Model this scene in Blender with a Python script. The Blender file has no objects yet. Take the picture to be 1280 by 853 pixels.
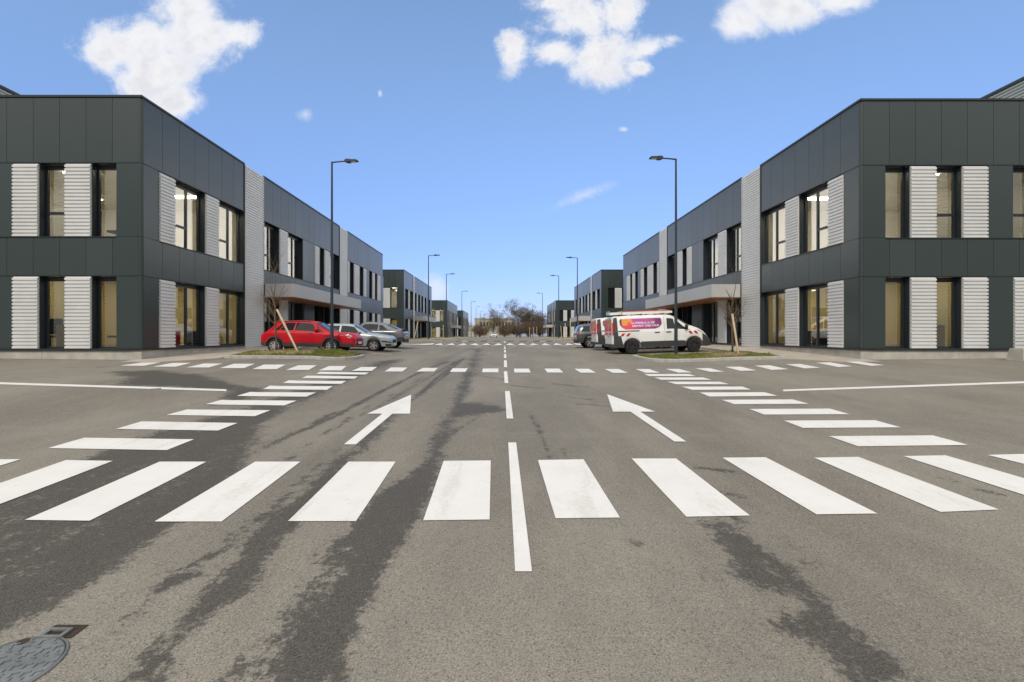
import bpy, bmesh, math, random
import numpy as np
from mathutils import Vector
R = math.radians
rnd = random.Random(7)
F, CX, CY = 580.0, 630.0, 418.0           # focal length and principal point of the photograph
sc = bpy.context.scene
COL = sc.collection

# ------------------------------------------------------------------ camera, sky, sun, exposure
cam_d = bpy.data.cameras.new('camera'); cam = bpy.data.objects.new('camera', cam_d); COL.objects.link(cam)
cam.location = (0, 0, 0); cam.rotation_euler = (R(90), 0, 0)
cam_d.sensor_width = 36; cam_d.lens = F/1280*36
cam_d.shift_x = 10/1280; cam_d.shift_y = -8.5/1280
cam_d.clip_start = .05; cam_d.clip_end = 6000
sc.camera = cam
SUN_EL, SUN_AZ = 44, 196                   # degrees; azimuth clockwise from +Y (behind the camera)
sc.view_settings.view_transform = 'Standard'; sc.view_settings.look = 'None'
sc.view_settings.gamma = 1; sc.view_settings.use_curve_mapping = False
sc.view_settings.exposure = 0.4
sl = bpy.data.lights.new('sun', 'SUN'); so = bpy.data.objects.new('sun', sl); COL.objects.link(so)
sl.energy = 1.45; sl.angle = R(14); sl.color = (1, .92, .80)
so.rotation_euler = (R(90-SUN_EL), 0, R(180-SUN_AZ)); so.location = (0, -40, 60)

class N:                                   # tiny expression builder for shader math
    def __init__(s, nt, sock): s.nt, s.k = nt, sock
    def op(s, o, b=None, c=None):
        n = s.nt.nodes.new('ShaderNodeMath'); n.operation = o
        s.nt.links.new(s.k, n.inputs[0])
        for i, x in ((1, b), (2, c)):
            if x is None: continue
            if isinstance(x, N): s.nt.links.new(x.k, n.inputs[i])
            else: n.inputs[i].default_value = x
        return N(s.nt, n.outputs[0])
    def __add__(s, b): return s.op('ADD', b)
    def __sub__(s, b): return s.op('SUBTRACT', b)
    def __mul__(s, b): return s.op('MULTIPLY', b)
    def __truediv__(s, b): return s.op('DIVIDE', b)
    def max(s, b): return s.op('MAXIMUM', b)
    def min(s, b): return s.op('MINIMUM', b)
    def abs(s): return s.op('ABSOLUTE')
    def smooth(s, a, b):
        n = s.nt.nodes.new('ShaderNodeMapRange'); n.interpolation_type = 'SMOOTHSTEP'
        s.nt.links.new(s.k, n.inputs['Value'])
        n.inputs['From Min'].default_value = a; n.inputs['From Max'].default_value = b
        return N(s.nt, n.outputs['Result'])
def mixc(nt, f, a, b, mode='MIX'):
    n = nt.nodes.new('ShaderNodeMix'); n.data_type = 'RGBA'; n.blend_type = mode
    def put(s, v):
        if isinstance(v, N): nt.links.new(v.k, s)
        elif hasattr(v, 'is_output'): nt.links.new(v, s)
        elif isinstance(v, (tuple, list)): s.default_value = (*v, 1) if len(v) == 3 else v
        else: s.default_value = v
    put(n.inputs[0], f); put(n.inputs[6], a); put(n.inputs[7], b)
    return n.outputs[2]
def noise(nt, vec, scale, detail=4, rough=.55, dim='3D', distort=0):
    n = nt.nodes.new('ShaderNodeTexNoise'); n.noise_dimensions = dim
    n.inputs['Scale'].default_value = scale; n.inputs['Detail'].default_value = detail
    n.inputs['Roughness'].default_value = rough; n.inputs['Distortion'].default_value = distort
    if vec is not None: nt.links.new(vec, n.inputs['Vector'])
    return N(nt, n.outputs['Fac'])

world = bpy.data.worlds.new('World'); sc.world = world; world.use_nodes = True
wt = world.node_tree; wt.nodes.clear()
wo = wt.nodes.new('ShaderNodeOutputWorld'); bg = wt.nodes.new('ShaderNodeBackground')
sky = wt.nodes.new('ShaderNodeTexSky'); sky.sky_type = 'NISHITA'; sky.sun_disc = False
sky.sun_elevation = R(SUN_EL); sky.sun_rotation = R(SUN_AZ)
sky.air_density = 1.0; sky.dust_density = .6; sky.ozone_density = 2.0
SKY_STR = .15
tc = wt.nodes.new('ShaderNodeTexCoord'); sep = wt.nodes.new('ShaderNodeSeparateXYZ')
wt.links.new(tc.outputs['Generated'], sep.inputs[0])
dx, dy, dz = (N(wt, sep.outputs[i]) for i in range(3))
front = dy.smooth(.02, .08)
u = dx / dy.max(.03); v = dz / dy.max(.03)
comb = wt.nodes.new('ShaderNodeCombineXYZ')
wt.links.new(u.k, comb.inputs[0]); wt.links.new(v.k, comb.inputs[1])
n1 = noise(wt, comb.outputs[0], 6, 10, .66, distort=.4); n2 = noise(wt, comb.outputs[0], 17, 8, .68)
def blob(px, py, rx, ry, tilt=0):
    a = (u - (px-CX)/F); b = (v - (CY-py)/F); c, s_ = math.cos(R(tilt)), math.sin(R(tilt))
    p = (a*c + b*s_) * (F/rx); q = (b*c - a*s_) * (F/ry)
    return (p*p + q*q).op('SQRT') * -1 + 1
def cloud(blobs, amp, lo, hi):
    f = None
    for b in blobs:
        g = blob(*b); f = g if f is None else f.op('SMOOTH_MAX', g, .25)
    f = f + (n1 - .5)*(amp*1.25) + (n2 - .5)*(amp*.5)
    return f.smooth(lo, hi), f
c1, f1 = cloud([(140,62,52,40),(192,92,62,48),(250,42,66,46),(238,12,58,32),(222,128,40,26),(296,42,36,24),(180,50,60,38)], 1.9, -.12, .62)
c2, f2 = cloud([(642,64,24,36),(695,64,44,24),(745,68,64,40),(726,22,66,44),(815,60,56,18,18),(775,15,40,32),(690,4,44,18),(800,84,24,14)], 2.3, -.08, .72)
c3, f3 = cloud([(925,28,40,30),(975,6,75,34),(1048,-2,48,24)], 1.6, -.12, .62)
c4, f4 = cloud([(382,143,13,11),(728,245,44,11,20),(545,362,18,22),(475,117,3,5),(780,162,7,4)], 2.0, -.1, 1.0)
cl = c1.max(c2).max(c3).max(c4 * .6) * front
core = f1.max(f2).max(f3).smooth(.05, 1.1)
# unseen cloud cover added for neutral fill and pale reflections: beside and behind the street, above the frame, and low behind the building rows
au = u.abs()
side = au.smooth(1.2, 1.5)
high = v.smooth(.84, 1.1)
low = au.smooth(.30, .44) * ((au*.58).min(.47) - v + (n1 - .5)*.16 + (n2 - .5)*.06).smooth(-.02, .08)  # bright bank shaped under the rooflines, added for facade and window reflections
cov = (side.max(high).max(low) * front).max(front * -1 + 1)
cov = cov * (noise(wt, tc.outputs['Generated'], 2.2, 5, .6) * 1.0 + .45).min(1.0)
skyc = mixc(wt, 1.0, sky.outputs[0], (SKY_STR, SKY_STR, SKY_STR), 'MULTIPLY')
zen = dz.smooth(-.05, .62)
skyc = mixc(wt, 1.0, skyc, mixc(wt, zen, (.40, .46, .80), (1.18, 1.22, 1.24)), 'MULTIPLY')
cw = mixc(wt, core, (.66, .68, .73), (.70, .695, .70))
cw = mixc(wt, (n2*.5 + n1*.5).smooth(.44, .62) * core * .8, cw, (.55, .56, .62))
out = mixc(wt, cl, skyc, cw)
dim = (front*-1 + 1) * dz.smooth(.42, .12)  # low sky behind the camera, darkened so the front cladding reflects less
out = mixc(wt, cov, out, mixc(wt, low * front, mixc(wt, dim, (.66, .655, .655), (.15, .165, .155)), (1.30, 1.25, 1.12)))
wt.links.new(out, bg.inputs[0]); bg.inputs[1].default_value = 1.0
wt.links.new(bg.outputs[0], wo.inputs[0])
sc.cycles.use_denoising = True
sc.cycles.max_bounces = 8; sc.cycles.transparent_max_bounces = 16
sc.cycles.sample_clamp_indirect = 6

# ------------------------------------------------------------------ materials
def mat(name, col, rough=.5, metal=0, spec=.5, coat=0, var=0, vscale=3, bump=0, bscale=40, emit=None, es=0):
    m = bpy.data.materials.new(name); m.use_nodes = True; nt = m.node_tree
    p = nt.nodes['Principled BSDF']
    p.inputs['Base Color'].default_value = (*col, 1); p.inputs['Roughness'].default_value = rough
    p.inputs['Metallic'].default_value = metal; p.inputs['Specular IOR Level'].default_value = spec
    p.inputs['Coat Weight'].default_value = coat; p.inputs['Coat Roughness'].default_value = .06
    if emit: p.inputs['Emission Color'].default_value = (*emit, 1); p.inputs['Emission Strength'].default_value = es
    if var or bump:
        t = nt.nodes.new('ShaderNodeTexCoord')
        if var:
            a = noise(nt, t.outputs['Object'], vscale, 6, .6)
            c = mixc(nt, a.smooth(.3, .7), tuple(x*(1-var) for x in col), tuple(min(1, x*(1+var)) for x in col))
            nt.links.new(c, p.inputs['Base Color'])
            rr = a * (.3*rough) + rough*.85
            nt.links.new(rr.k, p.inputs['Roughness'])
        if bump:
            b = nt.nodes.new('ShaderNodeBump'); b.inputs['Strength'].default_value = bump; b.inputs['Distance'].default_value = .02
            nt.links.new(noise(nt, t.outputs['Object'], bscale, 5, .6).k, b.inputs['Height'])
            nt.links.new(b.outputs[0], p.inputs['Normal'])
    return m
def glass_mat(name, tint, ior, boost=1.0, rough=.0, base=.0):
    m = bpy.data.materials.new(name); m.use_nodes = True; nt = m.node_tree; nt.nodes.clear()
    o = nt.nodes.new('ShaderNodeOutputMaterial'); t = nt.nodes.new('ShaderNodeBsdfTransparent')
    g = nt.nodes.new('ShaderNodeBsdfGlossy'); fr = nt.nodes.new('ShaderNodeFresnel'); mx = nt.nodes.new('ShaderNodeMixShader')
    t.inputs[0].default_value = (*tint, 1); g.inputs['Roughness'].default_value = rough
    g.inputs['Color'].default_value = (.95, .94, .93, 1)
    fr.inputs['IOR'].default_value = ior
    k = (N(nt, fr.outputs[0]) * boost + base).min(.9)
    nt.links.new(k.k, mx.inputs[0]); nt.links.new(t.outputs[0], mx.inputs[1]); nt.links.new(g.outputs[0], mx.inputs[2])
    nt.links.new(mx.outputs[0], o.inputs[0]); return m
M = {}
M['clad'] = mat('anthracite_cladding', (.026, .037, .038), .32, 0, .5, 0, .07, .6)
M['clad'].node_tree.nodes['Principled BSDF'].inputs['IOR'].default_value = 1.6
nt = M['clad'].node_tree; p_ = nt.nodes['Principled BSDF']
gi = nt.nodes.new('ShaderNodeNewGeometry'); ri = N(nt, gi.outputs['Random Per Island'])
cc = mixc(nt, ri, (.032, .047, .046), (.040, .056, .055)); nt.links.new(cc, p_.inputs['Base Color'])
tcx = nt.nodes.new('ShaderNodeTexCoord'); oc = noise(nt, tcx.outputs['Object'], .9, 2, .5); dirt = noise(nt, tcx.outputs['Object'], 5, 6, .65)
rr_ = ri*.06 + dirt*.10 + .24; nt.links.new(rr_.k, p_.inputs['Roughness'])
bp = nt.nodes.new('ShaderNodeBump'); bp.inputs['Strength'].default_value = .25; bp.inputs['Distance'].default_value = .03
nt.links.new(oc.k, bp.inputs['Height']); nt.links.new(bp.outputs[0], p_.inputs['Normal'])
M['trim'] = mat('dark_trim', (.022, .028, .033), .4)
M['frame'] = mat('window_frame', (.020, .027, .034), .35)
M['rib'] = mat('ribbed_light_metal', (.74, .745, .735), .42, .1, .5, 0, .05, .8)
M['hall'] = mat('hall_ribbed_metal', (.36, .40, .39), .45, .3)
M['fascia'] = mat('canopy_fascia', (.50, .50, .49), .4, 0, .5, 0, .04, .5)
M['wood'] = mat('wood_soffit', (.36, .155, .05), .5, 0, .4, 0, .2, 2)
M['concrete'] = mat('plinth_concrete', (.47, .45, .40), .85, 0, .3, 0, .16, 1.6, .15, 30)
M['kerb'] = mat('kerb_concrete', (.44, .43, .40), .85, 0, .3, 0, .14, 5, .2, 60)
M['pave'] = mat('pavement_concrete', (.47, .41, .34), .9, 0, .25, 0, .10, 1.2, .1, 80)
M['glass'] = glass_mat('window_glass', (.70, .73, .68), 1.55, 1.9, 0, .15)
M['roofm'] = mat('roof_membrane', (.16, .16, .16), .9)
M['in_wall'] = mat('room_wall', (.72, .58, .28), .9)
M['in_pale'] = mat('pale_room_wall', (.74, .70, .67), .9)
M['in_floor'] = mat('room_floor', (.20, .18, .16), .6)
M['in_ceil'] = mat('room_ceiling', (.62, .58, .50), .9)
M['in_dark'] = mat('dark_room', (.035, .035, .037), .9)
M['lamp_em'] = mat('ceiling_lamp', (.9, .9, .85), .5, emit=(1, .90, .68), es=16)
M['blind'] = mat('blind_slat', (.74, .64, .40), .7)
M['curtain'] = mat('curtain_cloth', (.42, .42, .30), .9)
M['pole'] = mat('lamp_post_paint', (.030, .042, .052), .38, 0, .5)
M['lens'] = mat('lamp_lens', (.5, .5, .48), .2)
M['paint'] = None
M['bark'] = mat('sapling_bark', (.16, .115, .075), .9, 0, .2, 0, .25, 12)
M['twig'] = mat('twig_bark', (.21, .155, .105), .9, 0, .2)
M['stake'] = mat('raw_wood_stake', (.58, .47, .32), .8, 0, .3, 0, .12, 6)
M['soil'] = mat('soil', (.29, .21, .135), .95, 0, .2, 0, .3, 4, .6, 14)
M['tyre'] = mat('tyre_rubber', (.012, .012, .013), .75)
M['alloy'] = mat('alloy_wheel', (.62, .62, .63), .3, .7)
M['steel'] = mat('black_steel_wheel', (.02, .02, .022), .5)
M['red'] = mat('red_car_paint', (.56, .003, .014), .36, 0, .3, .3)
M['silver'] = mat('silver_car_paint', (.40, .45, .47), .32, .35, .5, .8)
M['greyc'] = mat('grey_car_paint', (.20, .21, .225), .3, .35, .5, .9)
M['white'] = mat('white_van_paint', (.86, .86, .84), .35, 0, .5, .5, .02, 1)
M['blackp'] = mat('black_plastic', (.022, .023, .024), .55, 0, .4)
M['dplast'] = mat('dark_grey_plastic', (.055, .057, .058), .6, 0, .4)
M['cglass'] = mat('car_glass', (.012, .02, .018), .04, 0, .5, .3)
M['chrome'] = mat('chrome', (.75, .75, .75), .12, 1)
M['hlamp'] = mat('headlamp_glass', (.55, .56, .56), .12, .3, .6, 1)
M['tlamp'] = mat('tail_lamp_red', (.42, .008, .012), .18, 0, .6, 1)
M['plate'] = mat('number_plate', (.72, .72, .68), .5)
M['redst'] = mat('red_sticker', (.55, .015, .03), .4)
M['wtext'] = mat('white_lettering', (.85, .84, .84), .5)
M['orange'] = mat('orange_tube', (.62, .13, .05), .5)
M['cast'] = mat('cast_iron', (.20, .212, .212), .55, .25, .5, 0, .22, 7, .15, 60)
M['rust'] = mat('rusty_iron', (.050, .034, .026), .8, 0, .3, 0, .3, 20)
M['yellow'] = mat('yellow_cabinet', (.62, .36, .02), .5)
M['dark'] = mat('dark_fabric', (.015, .015, .017), .8)
M['cream'] = mat('cream_render', (.44, .40, .335), .9, 0, .2, 0, .06, .3)
M['bluesign'] = mat('blue_sign', (.04, .12, .45), .5)
M['brown'] = mat('bare_tree_bark', (.150, .108, .075), .95, 0, .2, 0, .25, .4)
M['brown2'] = mat('bare_tree_bark_olive', (.165, .138, .088), .95, 0, .2, 0, .25, .4)

def asphalt():
    m = bpy.data.materials.new('asphalt'); m.use_nodes = True; nt = m.node_tree
    p = nt.nodes['Principled BSDF']; t = nt.nodes.new('ShaderNodeTexCoord'); ob = t.outputs['Object']
    at = nt.nodes.new('ShaderNodeAttribute'); at.attribute_name = 'wet'
    at2 = nt.nodes.new('ShaderNodeAttribute'); at2.attribute_name = 'track'
    mp = nt.nodes.new('ShaderNodeMapping'); mp.inputs['Scale'].default_value = (1, .35, 1)
    nt.links.new(ob, mp.inputs[0])
    big = noise(nt, mp.outputs[0], .45, 5, .6); mid = noise(nt, mp.outputs[0], 3.2, 6, .65)
    edge = noise(nt, ob, 6.0, 8, .75); grain = noise(nt, ob, 95, 3, .7); grain2 = noise(nt, ob, 260, 2, .6)
    vor = nt.nodes.new('ShaderNodeTexVoronoi'); vor.inputs['Scale'].default_value = 130; nt.links.new(ob, vor.inputs['Vector'])
    base = mixc(nt, big.smooth(.3, .7), (.200, .182, .150), (.275, .252, .208))
    base = mixc(nt, mid.smooth(.35, .72), base, mixc(nt, 1., base, (1.14, 1.13, 1.12), 'MULTIPLY'))
    # pale and dark stones of the aggregate
    st = N(nt, vor.outputs['Color']).op('ADD', 0)
    base = mixc(nt, grain.smooth(.30, .72), mixc(nt, 1., base, (.66, .66, .66), 'MULTIPLY'), mixc(nt, 1., base, (1.3, 1.3, 1.3), 'MULTIPLY'))
    base = mixc(nt, st.smooth(.70, .98) * .65, base, (.40, .375, .33))
    base = mixc(nt, st.smooth(.28, .06) * .7, base, (.06, .055, .048))
    # worn scuffs, paler dusty drag lines running across the side streets
    mp2 = nt.nodes.new('ShaderNodeMapping'); mp2.inputs['Scale'].default_value = (.07, 1.3, 1); mp2.inputs['Rotation'].default_value = (0, 0, R(9))
    nt.links.new(ob, mp2.inputs[0])
    drag = noise(nt, mp2.outputs[0], 1.6, 6, .65)
    base = mixc(nt, drag.smooth(.56, .75) * .38, base, (.30, .28, .25))
    spk = noise(nt, ob, 1.7, 2, .5) * .5 + noise(nt, ob, 9, 3, .6) * .5
    base = mixc(nt, spk.smooth(.66, .74) * .35, base, (.36, .335, .29))
    drip = noise(nt, mp.outputs[0], 2.3, 4, .7)
    base = mixc(nt, drip.smooth(.70, .76) * .45, base, (.10, .092, .078))
    w = N(nt, at.outputs['Fac'])
    blot = noise(nt, mp.outputs[0], 1.5, 5, .65)
    fine = noise(nt, ob, 24, 6, .75)
    wf = (w + (edge - .5)*1.7 + (fine - .5)*1.3 + (grain - .5)*1.2 + (blot - .5)*1.3).smooth(.38, .62)
    wf = wf * w.smooth(.02, .15)
    dark = mixc(nt, grain.smooth(.3, .7), (.036, .033, .029), (.112, .103, .088))
    dark = mixc(nt, st.smooth(.72, .98) * .5, dark, (.2, .19, .17)); dark = mixc(nt, fine.smooth(.55, .75) * .3, dark, (.13, .12, .103))
    col = mixc(nt, wf * .90, base, dark)
    tr = N(nt, at2.outputs['Fac'])
    tf = (tr + (mid - .5)*.7 + (edge - .5)*.4).smooth(.2, .95)
    col = mixc(nt, tf * .55, col, (.088, .08, .07))
    nt.links.new(col, p.inputs['Base Color'])
    rg = wf * -.12 + .86
    nt.links.new(rg.k, p.inputs['Roughness']); p.inputs['Specular IOR Level'].default_value = .3
    b = nt.nodes.new('ShaderNodeBump'); b.inputs['Strength'].default_value = .55; b.inputs['Distance'].default_value = .008
    hh = grain + N(nt, vor.outputs['Distance']) * .8 + grain2 * .4
    nt.links.new(hh.k, b.inputs['Height']); nt.links.new(b.outputs[0], p.inputs['Normal'])
    return m
def roadpaint():
    m = bpy.data.materials.new('road_paint'); m.use_nodes = True; nt = m.node_tree
    p = nt.nodes['Principled BSDF']; t = nt.nodes.new('ShaderNodeTexCoord'); ob = t.outputs['Object']
    a = noise(nt, ob, 2.0, 6, .65); s = noise(nt, ob, 22, 6, .75); g = noise(nt, ob, 110, 3, .6)
    c = mixc(nt, a.smooth(.3, .75), (.80, .785, .75), (.74, .72, .68))
    c = mixc(nt, s.smooth(.63, .70) * .8, c, (.36, .335, .29))
    mpw = nt.nodes.new('ShaderNodeMapping'); mpw.inputs['Scale'].default_value = (1, .12, 1); nt.links.new(ob, mpw.inputs[0])
    ty = noise(nt, mpw.outputs[0], 3.2, 5, .7); c = mixc(nt, (ty*.6 + s*.4).smooth(.50, .64) * .5, c, (.56, .53, .48))
    c = mixc(nt, (a*.4 + s*.6).smooth(.62, .72) * .35, c, (.5, .47, .42))
    c = mixc(nt, g.smooth(.70, .8) * .5, c, (.52, .5, .46))
    nt.links.new(c, p.inputs['Base Color']); p.inputs['Roughness'].default_value = .7
    b = nt.nodes.new('ShaderNodeBump'); b.inputs['Strength'].default_value = .3; b.inputs['Distance'].default_value = .004
    nt.links.new(g.k, b.inputs['Height']); nt.links.new(b.outputs[0], p.inputs['Normal'])
    return m
M['asphalt'] = asphalt(); M['paint'] = roadpaint()
def grass_mat():
    m = bpy.data.materials.new('grass'); m.use_nodes = True; nt = m.node_tree; p = nt.nodes['Principled BSDF']
    t = nt.nodes.new('ShaderNodeTexCoord'); a = noise(nt, t.outputs['Object'], 2.2, 4, .6); b = noise(nt, t.outputs['Object'], 30, 2, .6)
    c = mixc(nt, a.smooth(.35, .65), (.115, .18, .028), (.25, .25, .055)); c = mixc(nt, b.smooth(.4, .8)*.5, c, (.26, .21, .09))
    nt.links.new(c, p.inputs['Base Color']); p.inputs['Roughness'].default_value = .8; return m
M['grass'] = grass_mat()
def wrap_mat():                            # the printed picture on the vans: yellow swirl on purple
    m = bpy.data.materials.new('printed_wrap'); m.use_nodes = True; nt = m.node_tree; p = nt.nodes['Principled BSDF']
    t = nt.nodes.new('ShaderNodeTexCoord'); s = nt.nodes.new('ShaderNodeSeparateXYZ'); nt.links.new(t.outputs['Object'], s.inputs[0])
    x = N(nt, s.outputs[0]); y = N(nt, s.outputs[1]); z = N(nt, s.outputs[2])
    def d(cx, cz, rx, rz):
        a = (x - cx)/rx; b = (z - cz)/rz
        return (a*a + b*b).op('SQRT')
    wv = noise(nt, t.outputs['Object'], 3, 3, .5)
    c = mixc(nt, x.smooth(1.6, 2.5), (.45, .055, .26), (.20, .035, .17))
    c = mixc(nt, (d(1.25, 1.72, .7, .3) + (wv-.5)*.8).smooth(1.1, .35) * .6, c, (.62, .11, .52))
    c = mixc(nt, (d(.78, 1.42, .38, .24) + (wv-.5)*.6).smooth(1.15, .75), c, (.80, .07, .14))
    c = mixc(nt, (d(.66, 1.66, .32, .22) + (wv-.5)*.6).smooth(1.15, .8), c, (.83, .36, .07))
    c = mixc(nt, (d(.86, 1.54, .18, .07) + (wv-.5)*.5).smooth(1.1, .7), c, (.85, .12, .12))
    c = mixc(nt, x.smooth(.50, .40), c, (.14, .035, .11))
    nt.links.new(c, p.inputs['Base Color']); p.inputs['Roughness'].default_value = .4; return m
M['wrap'] = wrap_mat()
def wrap_rear():
    m = bpy.data.materials.new('printed_rear_wrap'); m.use_nodes = True; nt = m.node_tree; p = nt.nodes['Principled BSDF']
    t = nt.nodes.new('ShaderNodeTexCoord'); s = nt.nodes.new('ShaderNodeSeparateXYZ'); nt.links.new(t.outputs['Object'], s.inputs[0])
    y = N(nt, s.outputs[1]); z = N(nt, s.outputs[2]); wv = noise(nt, t.outputs['Object'], 3, 3, .5)
    c = mixc(nt, (z + (wv-.5)*.4).smooth(1.15, 1.5), (.66, .02, .10), (.70, .17, .14))
    c = mixc(nt, ((y+.35).abs()*2.4 + (z-1.55).abs()*2.2 + (wv-.5)*.6).smooth(.7, .4), c, (.80, .30, .05))
    nt.links.new(c, p.inputs['Base Color']); p.inputs['Roughness'].default_value = .4; return m
M['wrapr'] = wrap_rear()

# ------------------------------------------------------------------ mesh and object helpers
class MB:
    def __init__(s, org=(0, 0, 0)): s.v, s.f, s.o = [], [], org
    def add(s, vs, fs):
        b = len(s.v); s.v += [tuple(map(float, p)) for p in vs]; s.f += [tuple(b+i for i in f) for f in fs]
    def box(s, x0, x1, y0, y1, z0, z1):
        if x0 > x1: x0, x1 = x1, x0
        if y0 > y1: y0, y1 = y1, y0
        s.add([(x0,y0,z0),(x1,y0,z0),(x1,y1,z0),(x0,y1,z0),(x0,y0,z1),(x1,y0,z1),(x1,y1,z1),(x0,y1,z1)],
              [(0,3,2,1),(4,5,6,7),(0,1,5,4),(1,2,6,5),(2,3,7,6),(3,0,4,7)])
    def poly(s, pts): s.add(pts, [tuple(range(len(pts)))])
    def grid(s, P):
        n, m = len(P), len(P[0])
        s.add([q for r in P for q in r], [(i*m+j, i*m+j+1, (i+1)*m+j+1, (i+1)*m+j) for i in range(n-1) for j in range(m-1)])
    def tube(s, pts, rad, n=8, cap=True):
        pts = [Vector(p) for p in pts]; rad = rad if isinstance(rad, (list, tuple)) else [rad]*len(pts)
        vs, fs = [], []
        for i, p in enumerate(pts):
            d = (pts[min(i+1, len(pts)-1)] - pts[max(i-1, 0)]).normalized()
            a = d.cross(Vector((0, 0, 1)));
            if a.length < .05: a = d.cross(Vector((0, 1, 0)))
            a.normalize(); b = d.cross(a)
            for k in range(n):
                t = 2*math.pi*(k+.5)/n; q = p + a*(math.cos(t)*rad[i]) + b*(math.sin(t)*rad[i]); vs.append(tuple(q))
        for i in range(len(pts)-1):
            for k in range(n): fs.append((i*n+k, i*n+(k+1) % n, (i+1)*n+(k+1) % n, (i+1)*n+k))
        if cap: fs += [tuple(range(n))[::-1], tuple((len(pts)-1)*n+k for k in range(n))]
        s.add(vs, fs)
    def lathe(s, c, axis, prof, n=24):                          # prof: (along axis, radius)
        ax = Vector(axis).normalized(); a = ax.cross(Vector((0, 0, 1)));
        if a.length < .1: a = ax.cross(Vector((0, 1, 0)))
        a.normalize(); b = ax.cross(a); c = Vector(c); vs, fs = [], []
        for h, r in prof:
            for k in range(n):
                t = 2*math.pi*k/n; vs.append(tuple(c + ax*h + a*(r*math.cos(t)) + b*(r*math.sin(t))))
        for i in range(len(prof)-1):
            for k in range(n): fs.append((i*n+k, i*n+(k+1) % n, (i+1)*n+(k+1) % n, (i+1)*n+k))
        s.add(vs, fs)
    def build(s, name, m, parent=None, smooth=False, fix=True):
        me = bpy.data.meshes.new(name); o = s.o
        me.from_pydata([(x-o[0], y-o[1], z-o[2]) for x, y, z in s.v], [], s.f)
        if fix:
            bm = bmesh.new(); bm.from_mesh(me); bmesh.ops.recalc_face_normals(bm, faces=bm.faces); bm.to_mesh(me); bm.free()
        me.materials.append(m)
        if smooth:
            me.shade_smooth()
            if smooth != 'all':
                try: me.set_sharp_from_angle(angle=R(smooth if smooth is not True else 40))
                except Exception: pass
        ob = bpy.data.objects.new(name, me); COL.objects.link(ob)
        if parent is not None: ob.parent = parent
        else: ob.location = o
        return ob
def tag(o, label=None, cat=None, group=None, kind=None):
    for k, x in (('label', label), ('category', cat), ('group', group), ('kind', kind)):
        if x: o[k] = x
    return o
def thing(name, loc, label, cat, group=None, rz=0):
    o = bpy.data.objects.new(name, None); COL.objects.link(o); o.location = loc; o.rotation_euler = (0, 0, rz)
    o.empty_display_size = .2
    return tag(o, label, cat, group)
def copy_tree(o, parent=None):
    c = o.copy(); COL.objects.link(c)
    if parent is not None: c.parent = parent
    for ch in list(o.children): copy_tree(ch, c)
    return c

# ------------------------------------------------------------------ terrain
PD = [-30, 0, 3, 4.5, 6.25, 8, 10.58, 14.91, 17, 19.24, 21.5, 23.57, 27.9, 35, 36, 37.6, 45, 46.5, 60, 100, 150, 250, 600, 3000]
PZ = [-2.3, -1.665, -1.578, -1.528, -1.458, -1.404, -1.326, -1.198, -1.142, -1.095, -1.054, -1.018, -.957, -.885, -.872, -.745, -.70, -.80, -.74, -.76, -1.02, -1.3, -2.2, -9]
def ground(X, D):
    z = np.interp(D, PD, PZ)
    far = np.interp(D, [8, 10, 30, 40], [0, 1, 1, 0])
    if X < 0: l = np.interp(-X, [5.7, 7.6, 13.4, 25, 60], [0, .145, .19, .32, .5])
    else: l = np.interp(X, [6.2, 9.6, 13.4, 25, 60], [0, .12, .18, .30, .5])
    near = np.interp(abs(X), [6, 25], [0, .2])*np.interp(D, [3, 8, 10], [0, 1, 0]) if D < 10 else 0
    keep = np.interp(D, [30, 40, 120], [1, .75, .4])
    return float(z + l*(far if D < 30 else keep) + near)
def gp(px, py):                            # the point of the ground seen at a pixel of the photograph
    a, b = .3, 400
    k = (py-CY)/F
    for _ in range(60):
        m = (a+b)/2
        if -k*m < ground((px-CX)/F*m, m): b = m
        else: a = m
    return ((px-CX)/F*a, a)
# stains on the asphalt, drawn as outlines and tracks
P_ST = [
 [(330,860),(355,805),(395,760),(435,700),(450,653),(470,620),(512,592),(533,577),(537,560),(552,530),(563,510),(572,490),(581,470),(590,450),(595,436),
  (600,436),(596,450),(589,470),(583,490),(577,503),(600,504),(622,509),(637,513),(600,518),(570,523),(563,532),(553,560),(549,580),(540,620),(515,655),(490,700),(460,760),(437,810),(430,860)],
 [(140,860),(190,805),(220,775),(250,738),(292,700),(322,660),(370,625),(415,577),(442,560),(462,540),(482,520),(492,520),(475,540),(457,560),(437,577),(405,625),(372,660),(340,700),(318,740),(250,782),(225,810),(195,860)],
 [(-60,830),(0,795),(75,755),(140,715),(215,660),(300,600),(312,570),(322,550),(332,530),(348,519),(378,505),(412,487),(452,470),(485,458),(505,449),
  (470,452),(425,468),(388,481),(345,497),(300,510),(250,525),(200,540),(135,562),(100,575),(60,590),(0,620),(-60,650)],
 [(130,465),(200,463),(242,468),(285,479),(330,486),(325,494),(300,501),(270,506),(287,490),(225,484),(150,481),(165,472)],
 [(868,652),(905,650),(935,667),(960,690),(1000,715),(1026,738),(1045,765),(1090,800),(1130,825),(1160,860),(1080,860),(1040,815),(1005,795),(972,782),(985,765),(1005,772),(1015,762),(1000,752),(945,735),(917,715),(905,690),(888,668)],
]
P_PATCH = [[(250,860),(285,825),(320,795),(370,740),(415,675),(445,660),(450,710),(430,770),(420,810),(430,860)]]
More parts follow.
